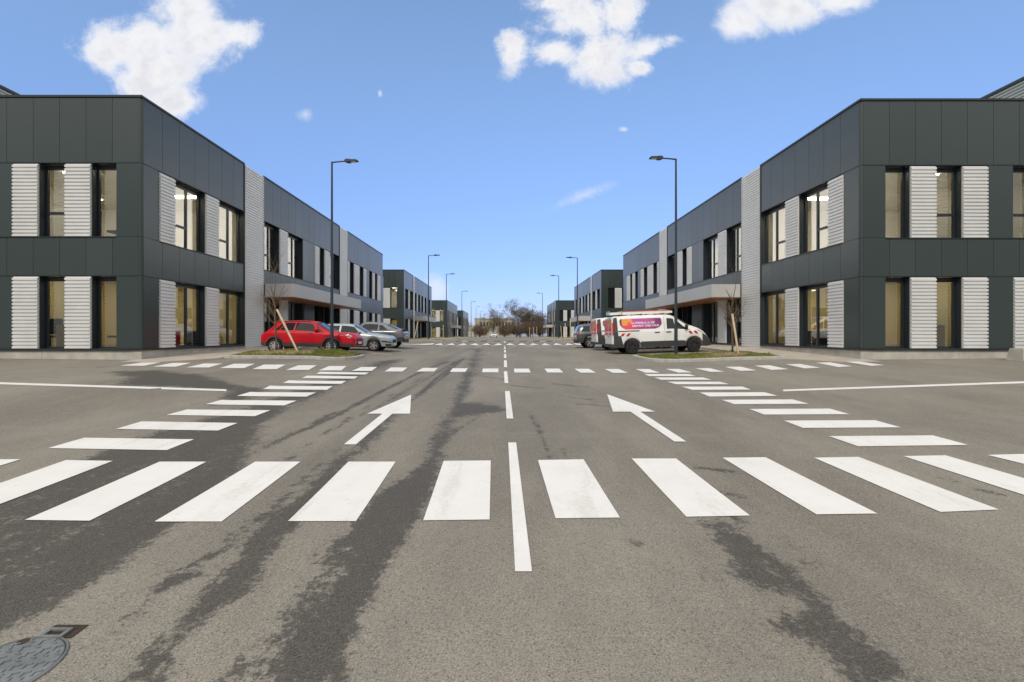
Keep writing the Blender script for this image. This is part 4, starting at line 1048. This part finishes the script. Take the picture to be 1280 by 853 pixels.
def van():
    L = 4.97
    keys = [(0, .42, 1.12, 1.86, .92, .80), (.03, .40, 1.14, 1.90, .955, .83), (.12, .36, 1.15, 1.93, .975, .84), (.5, .33, 1.16, 1.955, .98, .85), (1.5, .31, 1.16, 1.965, .98, .85), (2.6, .31, 1.16, 1.955, .98, .85), (2.95, .31, 1.16, 1.93, .98, .84), (3.25, .31, 1.15, 1.82, .98, .82), (3.5, .31, 1.14, 1.65, .975, .80), (3.8, .31, 1.12, 1.44, .965, .80), (4.1, .31, 1.08, 1.33, .95, .78), (4.38, .30, 1.0, 1.23, .93, .74), (4.62, .28, .90, 1.09, .88, .68), (4.8, .26, .76, .93, .80, .6), (4.92, .28, .62, .74, .70, .55), (4.97, .32, .5, .58, .62, .5)]
    W0, W1_ = .93, 4.05
    b = Body(keys, [(W0, .335), (W1_, .335)], .42, L, True)
    root = thing('parked_van', (0, 0, 0), 'white van with purple printed side picture and roof ladders, nearest', 'van', 'white vans with printed pictures')
    b.shell().build('body', M['white'], root, 50)
    lt = MB()
    for s in (-1, 1):
        b.patch(lt, (1.37, 3.61), (1.37, 3.61), 2.0, 3.15, .010, s, 16, 3)
        b.patch(lt, (.02, .52), (.02, .38), 2.0, 4.05, .010, s, 8, 5)
        b.patch(lt, (4.49, 4.96), (4.49, 4.93), 2.0, 5.2, .012, s, 8, 5)
        b.patch(lt, (.01, .24), (.03, .22), 4.05, 7.6, .008, s, 4, 8)
        for xw in (W0, W1_):
            G = []
            for k in range(17):
                a = math.pi*k/16; row = []
                for rr in (.415, .475):
                    x = xw + rr*math.cos(a); row.append((x, s*(b.par(x)[3]*.995+.012), .335+rr*math.sin(a)))
                G.append(row)
            lt.grid(G)
    lt.build('lower_trim', M['dplast'], root)
    for s in (-1, 1):
        # printed picture: chamfered panel on the upper side
        m = MB(); z0, z1 = 1.245, 1.80
        out = [(.40, 1.78), (.34, 1.70), (.36, 1.48), (.46, 1.34), (.62, z0), (2.14, z0), (2.34, 1.33), (2.46, 1.47), (2.46, 1.70), (2.40, 1.78)]
        def yy(x, z):
            q = b.ring(x); zs = [p[1] for p in q[5:8]]; ys = [p[0] for p in q[5:8]]
            return float(np.interp(z, zs, ys))
        off = .009
        pts = [(x, s*(yy(x, z)+off), z) for x, z in out]; c = (1.4, s*(yy(1.4, 1.52)+off), 1.52)
        m.add(pts+[c], [(i, (i+1) % len(pts), len(pts)) for i in range(len(pts))])
        m.build('side_picture', M['wrap'], root)
        if s < 0:
            tilt = math.atan2(yy(1.7, 1.3)-yy(1.7, 1.66), .36)
            for tx, sz, x, z in (('LA FERMIE & LA RÉF', .136, .93, 1.51), ('ARRIVENT CHEZ VOUS', .131, .95, 1.365)):
                text_mesh(tx, sz, (x, -(yy(x, z)+off+.006), z), (R(90)-tilt, 0, 0), 'lettering', M['wtext'], root, .03)
            sq = MB(); r = random.Random(5); px_ = 1.62
            pts = [(px_+.03*i, -(yy(px_, 1.68)+off+.006), 1.68+.022*math.sin(i*2.1)+.01*r.uniform(-1, 1)) for i in range(18)]
            sq.tube(pts, .005, 4); sq.build('script_mark', M['wtext'], root)
        st = MB()
        for x in (.34, .62, 3.86, 4.14):
            z = .98 if x < 3 else 1.0; dl = .11 if x < 3 else -.11
            st.add([(x, s*(b.par(x)[3]+.010), z-.07), (x+.14, s*(b.par(x)[3]+.010), z-.07), (x+.14+dl, s*(b.par(x)[3]+.010), z+.07), (x+dl, s*(b.par(x)[3]+.010), z+.07)], [(0, 1, 2, 3)])
        st.build('red_marking', M['redst'], root)
        m = MB(); m.box(.25, 1.30, s*.972, s*.995, 1.145, 1.185); m.build('sliding_rail', M['blackp'], root)
        for x in (2.2, 2.78):
            m = MB(); m.box(x-.12, x+.12, s*.97, s*1.008, 1.035, 1.075); m.build('door_handle', M['blackp'], root)
        m = MB(); b.patch(m, (2.70, 3.12), (2.72, 3.06), 6.08, 6.9, .008, s, 6, 5); b.patch(m, (3.17, 3.92), (3.11, 3.32), 6.08, 6.78, .008, s, 8, 5); m.build('side_window', M['cglass'], root)
        door_line(b, root, [[(1.33, 7), (1.33, 5), (1.33, 3.1)], [(2.58, 7), (2.58, 5), (2.58, 3.1)], [(3.62, 5.9), (3.66, 5), (3.6, 3.6)]], s)
        m = MB(); p = b.pt(3.72, 6.25, s, .12); m.lathe((p.x-.07, p.y, p.z+.02), (0, 0, 1), [(-.13, .01), (-.11, .07), (.1, .085), (.13, .01)], 10); m.build('mirror', M['blackp'], root, 'all')
        m = MB(); b.patch(m, (4.25, 4.72), (4.28, 4.62), 6.05, 7.0, .012, s, 7, 4); m.build('headlight', M['hlamp'], root)
        m = MB(); m.box(-.02, .09, s*.80, s*.945, .98, 1.60); m.build('tail_light', M['tlamp'], root)
        for xw in (W0, W1_): wheel(root, xw, s*.84, .335, .335, .22, M['steel'], 6, s)
    m = MB()
    for s in (-1, 1): b.patch(m, (3.12, 3.92), (3.12, 3.92), 7.3, 10, .008, s, 10, 6)
    m.build('windscreen', M['cglass'], root)
    for y0, y1 in ((-.79, -.01), (.01, .79)):                # rear doors with their print and lettering band
        m = MB(); m.box(-.035, -.001, y0, y1, .52, 1.84); d = m.build('rear_door', M['white'], root)
        m = MB(); m.box(-.040, -.036, y0+.04, y1-.04, 1.18, 1.76); m.build('rear_picture', M['wrapr'], d)
        m = MB()
        for k in range(5): m.box(-.040, -.0355, y0+.08+k*.13, y0+.16+k*.13, .98, 1.12)
        m.build('red_marking', M['redst'], d)
    m = MB(); m.box(-.055, -.036, -.12, -.02, .9, .95); m.build('door_handle', M['blackp'], root)
    m = MB(); m.box(-.045, -.036, -.66, -.34, .68, .80); m.build('number_plate', M['plate'], root)
    m = MB(); m.box(-.09, .1, -.93, .93, .36, .52); m.build('rear_bumper', M['dplast'], root)
    m = MB(); m.box(4.86, 5.0, -.66, .66, .3, .66); m.build('grille', M['blackp'], root)
    m = MB()
    for x in (.4, 1.5, 2.6): m.box(x-.03, x+.03, -.8, .8, 1.96, 2.01)
    m.build('roof_bars', M['blackp'], root)
    return root
def roof_load(v, label):
    """ladder and tubes lying on the van's roof bars"""
    o = thing('roof_ladder', (0, 0, 0), label, 'ladder', 'ladders carried on van roofs')
    m = MB()
    for y in (-.62, -.2): m.box(-.15, 3.1, y-.04, y+.04, 2.012, 2.13)
    m.build('ladder_rail', M['white'], o)
    m = MB()
    for k in range(11): m.tube([(k*.28+.05, -.58, 2.07), (k*.28+.05, -.24, 2.07)], .018, 6)
    m.build('rung', M['alloy'], o)
    m = MB(); m.box(.3, 3.0, -.645, -.58, 2.132, 2.175); m.build('orange_strip', M['orange'], o)
    m = MB()
    for x in (-.14, .5): m.box(x, x+.05, -.68, -.14, 2.00, 2.20)
    m.build('end_bracket', M['alloy'], o)
    return o
def place(o, x, y, rz=0, lift=0, tilt=True, L=4.4):
    ca, sa = math.cos(rz), math.sin(rz)
    z0 = ground(x+ca*.9, y+sa*.9); z1 = ground(x+ca*(L-.9), y+sa*(L-.9))
    pitch = math.atan2(z1-z0, L-1.8)
    o.location = (x, y, z0-.9*math.tan(pitch)+lift); o.rotation_euler = (0, -pitch, rz)
    return o
rc = place(red_car(), -11.32, 22.25, R(0)); rc.scale = (.97,)*3
sv = place(silver_car(), -10.4, 25.3, R(1))
gs = place(suv('greyc', 'grey coupe crossover with its rear to the road, left row'), -6.15, 29.2, R(180))
v1 = place(van(), 5.54, 24.3, 0, L=5.0)
v2 = copy_tree(v1); v2['label'] = 'second white printed van, mostly hidden behind the nearest van'; place(v2, 5.5, 28.05, 0, L=5.0)
l1 = roof_load(v1, 'white and orange ladder on the roof of the nearest van'); l1.location = v1.location; l1.rotation_euler = v1.rotation_euler
M['graph'] = mat('graphite_car_paint', (.10, .105, .11), .3, .3, .5, .8)
ss = place(suv('graph', 'dark grey estate car parked beyond the two white vans', False), 4.85, 31.5, 0)
fw = copy_tree(sv); fw['label'] = 'tiny white car far down the road before the trees'; fw['group'] = 'cars parked by the road'
for ch in fw.children:
    if ch.name.startswith('body'):
        ch.data = ch.data.copy(); ch.data.materials[0] = M['white']
fw.location = (-2.75, 128, ground(-2.75, 128)); fw.rotation_euler = (0, 0, R(-90))

# ------------------------------------------------------------------ small street things
def manhole():
    x, d = gp(2, 838); z = ground(x, d); o = (x, d, z)
    root = thing('manhole_cover', o, 'round grey cast iron manhole cover with hinge set in the asphalt', 'manhole cover')
    root.rotation_euler = (math.atan(ground(x, d+.3)-ground(x, d-.3))/.6, 0, 0)
    r = .222; m = MB(o); m.lathe((x, d, z), (0, 0, 1), [(.003, r+.014), (.010, r+.011), (.011, r+.004), (.0, r+.002)], 56); m.build('rim', M['cast'], root)
    m = MB(o); m.lathe((x, d, z), (0, 0, 1), [(.003, r), (.010, r-.004), (.011, r-.02), (.011, .0)], 56)
    t = m; rr = random.Random(2)
    for ring, n in ((.05, 6), (.10, 11), (.145, 15), (.188, 19)):
        for k in range(n):
            a = 2*math.pi*(k+.3*ring*10)/n; cx, cy = x+ring*math.cos(a), d+ring*math.sin(a); q = .7 if k % 2 else -.5
            for s in (1, -1):
                e = Vector((math.cos(q+s*.9), math.sin(q+s*.9), 0))*.026; n_ = Vector((-e.y, e.x, 0)).normalized()*.0035
                p0, p1 = Vector((cx, cy, z+.011)), Vector((cx, cy, z+.011))+e
                t.add([p0-n_, p0+n_, p1+n_, p1-n_]+[v_+Vector((0, 0, .005)) for v_ in (p0-n_, p0+n_, p1+n_, p1-n_)], [(4, 5, 6, 7), (0, 1, 5, 4), (1, 2, 6, 5), (2, 3, 7, 6), (3, 0, 4, 7)])
    t.build('cover_plate', M['cast'], root, 30)
    h = MB(o); hx, hd = x+.045, d+r*.86; h.lathe((hx-.13, hd-.01, z), (0, 0, 1), [(.0125, .0), (.0125, .026)], 18); h.build('key_hole', M['rust'], root)
    hx, h0 = x+.03, d+r-.012
    h = MB(o); h.box(hx-.075, hx+.05, h0, h0+.016, z+.006, z+.017); h.box(hx-.075, hx+.05, h0+.058, h0+.074, z+.006, z+.017)
    h.box(hx-.075, hx-.055, h0+.0161, h0+.0579, z+.006, z+.0168); h.box(hx+.03, hx+.05, h0+.0161, h0+.0579, z+.006, z+.0168); h.build('hinge', M['cast'], root)
    h = MB(o); h.box(hx-.085, hx+.095, h0+.012, h0+.115, z-.02, z+.0045); h.build('hinge_pocket', M['rust'], root)
manhole()
# concrete block at the right edge
x, d = 18.35, 16.4; z = ground(x, d); o = (x, d, z); m = MB(o)
P = [(-.32, -.30), (.5, -.30), (.5, .30), (-.32, .30)]; Q = [(-.25, -.22), (.5, -.22), (.5, .22), (-.25, .22)]
m.add([(x+a, d+b, z-.05) for a, b in P]+[(x+a, d+b, z+.40) for a, b in Q]+[(x+a*.97, d+b*.95, z+.43) for a, b in Q], [(0, 1, 5, 4), (1, 2, 6, 5), (2, 3, 7, 6), (3, 0, 4, 7), (4, 5, 9, 8), (5, 6, 10, 9), (6, 7, 11, 10), (7, 4, 8, 11), (8, 9, 10, 11)])
tag(m.build('concrete_block', M['concrete']), 'pale tapered concrete block on the asphalt at the right edge', 'concrete block')

# things seen inside through the lit windows
def cabinet(x, d, z, h, label):
    r = thing('storage_cabinet', (x, d, z), label, 'cabinet', 'yellow cabinets inside the lit ground floors'); o = (x, d, z)
    m = MB(o); m.box(x-.35, x+.35, d-.22, d+.22, z, z+h); m.build('carcass', M['yellow'], r)
    m = MB(o); m.box(x-.01, x+.01, d-.235, d-.221, z+.05, z+h-.05); m.build('door_gap', M['dark'], r)
zf = Z_L0-.05
cabinet(-17.15, 18.35, zf, .95, 'low yellow cabinet behind the far left ground floor window')
cabinet(-14.45, 18.7, zf, .85, 'low yellow cabinet behind the ground floor window beside the left corner')
cabinet(17.4, 18.9, zf, .95, 'low yellow cabinet behind the ground floor window of the right building')
def chair(x, d, z, label):
    r = thing('office_chair', (x, d, z), label, 'chair', 'dark office chairs inside the left building'); o = (x, d, z)
    m = MB(o); m.box(x-.25, x+.25, d-.25, d+.25, z+.45, z+.53); m.build('seat', M['dark'], r)
    m = MB(o); m.box(x-.24, x+.24, d+.2, d+.28, z+.58, z+1.2); m.build('backrest', M['dark'], r)
    m = MB(o); m.tube([(x, d, z+.05), (x, d, z+.45)], .03, 8)
    for k in range(5): m.tube([(x, d, z+.09), (x+.28*math.cos(k*1.257), d+.28*math.sin(k*1.257), z+.04)], .02, 6)
    m.build('base', M['dark'], r)
chair(-15.1, 18.2, zf, 'dark office chair behind the ground floor window beside the left corner')
chair(-17.9, 18.3, zf, 'dark office chair behind the far left ground floor window')
chair(-15.3, 18.4, Z_U0-.06, 'dark office chair behind the upper window beside the left corner')
def desk(x, d, z, label):
    r = thing('office_desk', (x, d, z), label, 'desk', 'dark desks inside the lit ground floors'); o = (x, d, z)
    m = MB(o); m.box(x-.35, x+.35, d-.7, d+.7, z+.71, z+.74); m.build('tabletop', M['tdesk'], r)
    for sy in (-.66, .66):
        m = MB(o); m.box(x-.33, x+.33, d+sy-.02, d+sy+.02, z+.02, z+.709); m.build('leg', M['dark'], r)
    m = MB(o); m.box(x-.02, x+.02, d-.3, d+.3, z+.86, z+1.22); m.box(x-.03, x+.03, d-.04, d+.04, z+.741, z+.859); m.build('monitor', M['dark'], r)
M['tdesk'] = mat('desk_wood', (.16, .09, .05), .5)
desk(-14.75, 20.0, zf, 'dark desk with a monitor behind the first ground floor street window, left building')
desk(-14.75, 22.7, zf, 'dark desk with a monitor behind the second ground floor street window, left building')
desk(14.75, 20.6, zf, 'dark desk with a monitor behind the first ground floor street window, right building')
desk(14.75, 23.1, zf, 'dark desk with a monitor behind the second ground floor street window, right building')
def blind(x0, x1, d, z0, z1, label):
    m = MB(((x0+x1)/2, d, z1)); z = z1
    while z > z0: m.box(x0, x1, d-.022, d+.022, z-.004, z+.004); z -= .06
    tag(m.build('window_blind', M['blind']), label, 'window blind', 'slatted blinds in the upper front windows')
for s, X, D0, nm in ((-1, 13.36, 17.1, 'left'), (1, 13.34, 17.35, 'right')):
    for a, b, w in ((.95, 1.83, 'beside the corner'), (2.84, 3.76, 'between the ribbed panels')):
        lo = Z_U0+(.15 if s > 0 else 1.2)
        x0, x1 = sorted((s*(X+a), s*(X+b)))
        blind(x0, x1, D0+.46, lo, Z_U1-.2, f'cream slatted blind in the upper front window {w}, {nm} building')

# ------------------------------------------------------------------ far end of the street
def far_building():
    x0, x1, d, z0, z1 = -13.6, 5.0, 215, -1.6, 7.1
    r = thing('far_building', (x0, d, z0), 'distant cream building with a row of dark windows behind bare trees', 'building'); o = (x0, d, z0)
    m = MB(o); m.box(x0, x1, d, d+14, z0, z1); m.build('wall', M['cream'], r)
    m = MB(o); m.box(x0-.2, x1+.2, d-.2, d+14.2, z1, z1+.35); m.build('roof', M['kerb'], r)
    for k in range(11):
        x = x0+2.6+k*1.45; q = MB(o); q.box(x, x+.85, d-.06, d-.01, 3.7, 5.6); q.build('window', M['frame'], r)
    m = MB(o); m.box(x0-7, x0-.1, d-2, d+8, z0, 4.2); m.build('side_wing', M['concrete'], r)
far_building()
def bare_tree(x, d, h, w, seed, label, m, shrub=False):
    r = random.Random(seed); z = ground(x, d); root = thing('bare_tree', (x, d, z), label, 'tree', 'bare brown trees at the end of the street'); o = (x, d, z)
    t = MB(o)
    t.tube([(x, d, z-.2), (x+r.uniform(-.1, .1), d, z+h*.2), (x+r.uniform(-.2, .2), d, z+h*(.3 if not shrub else .22))], [h*.022+.03, h*.017+.02, h*.012+.02], 7); t.build('trunk', m, root)
    ENDS.clear(); c = MB(o); n = 12 if not shrub else 16
    for i in range(n):
        a = r.uniform(0, 6.28); s = r.uniform(.15, 1.0)
        zz0 = z + h*(r.uniform(.15, .32) if not shrub else r.uniform(.02, .15))
        dirv = (math.cos(a)*s*w/h*1.6, math.sin(a)*s*w/h*1.6, 1.0 if not shrub else .9)
        branchy(c, (x, d, zz0), dirv, h*r.uniform(.42, .6), h*.009+.012, 3, r, .75, 3, .2)
    # fine twigs and old leaves around the branch ends
    cen = [ENDS[r.randrange(len(ENDS))] for _ in range(210)]; wgt = [r.uniform(.2, 1) for _ in cen]
    for i in range(7000):
        k = r.randrange(len(cen))
        if r.random() > wgt[k]: continue
        p = cen[k] + Vector((r.gauss(0, .5), r.gauss(0, .5), r.gauss(0, .45)))*(.5+.6*wgt[k])
        if p.z < z+.05: continue
        e = Vector((r.uniform(-1, 1), r.uniform(-1, 1), r.uniform(-.2, 1))).normalized()*r.uniform(.3, .8); n_ = e.cross(Vector((r.uniform(-1, 1), 1, 0))).normalized()*r.uniform(.02, .05)
        c.add([p-n_, p+n_, p+e], [(0, 1, 2)])
    c.build('crown', m, root, fix=False)
tl = [(-4.0, 168, 8.6, 9, 0, 'rounded bare tree in front of the cream building', 'brown2'), (-8.5, 160, 4.6, 6, 1, 'low bare bush left of the far white car', 'brown'), (.2, 158, 4.5, 7, 1, 'low bare bush right of the far white car', 'brown'),
      (5.2, 150, 9.4, 5.5, 0, 'tallest bare tree with the thin top, right of the cream building', 'brown2'), (8.6, 152, 8.0, 6, 0, 'dense brown tree right of the tallest bare tree', 'brown'), (12.0, 156, 7.2, 6, 0, 'brown tree at the right end of the far row', 'brown'),
      (4.0, 147, 5.0, 6, 1, 'dense low brown bush below the tallest bare tree', 'brown'), (7.6, 145, 5.2, 6.5, 1, 'wide brown bush behind the fifth right lamp', 'brown'), (11.2, 146, 4.6, 5, 1, 'brown bush beside the fourth right lamp', 'brown'), (-17.2, 190, 6.0, 4, 1, 'small dark bush at the left end of the cream building', 'brown')]
for i, (x, d, h, w, sh, lb, mm) in enumerate(tl): bare_tree(x, d, h, w, 40+i, lb, M[mm], bool(sh))
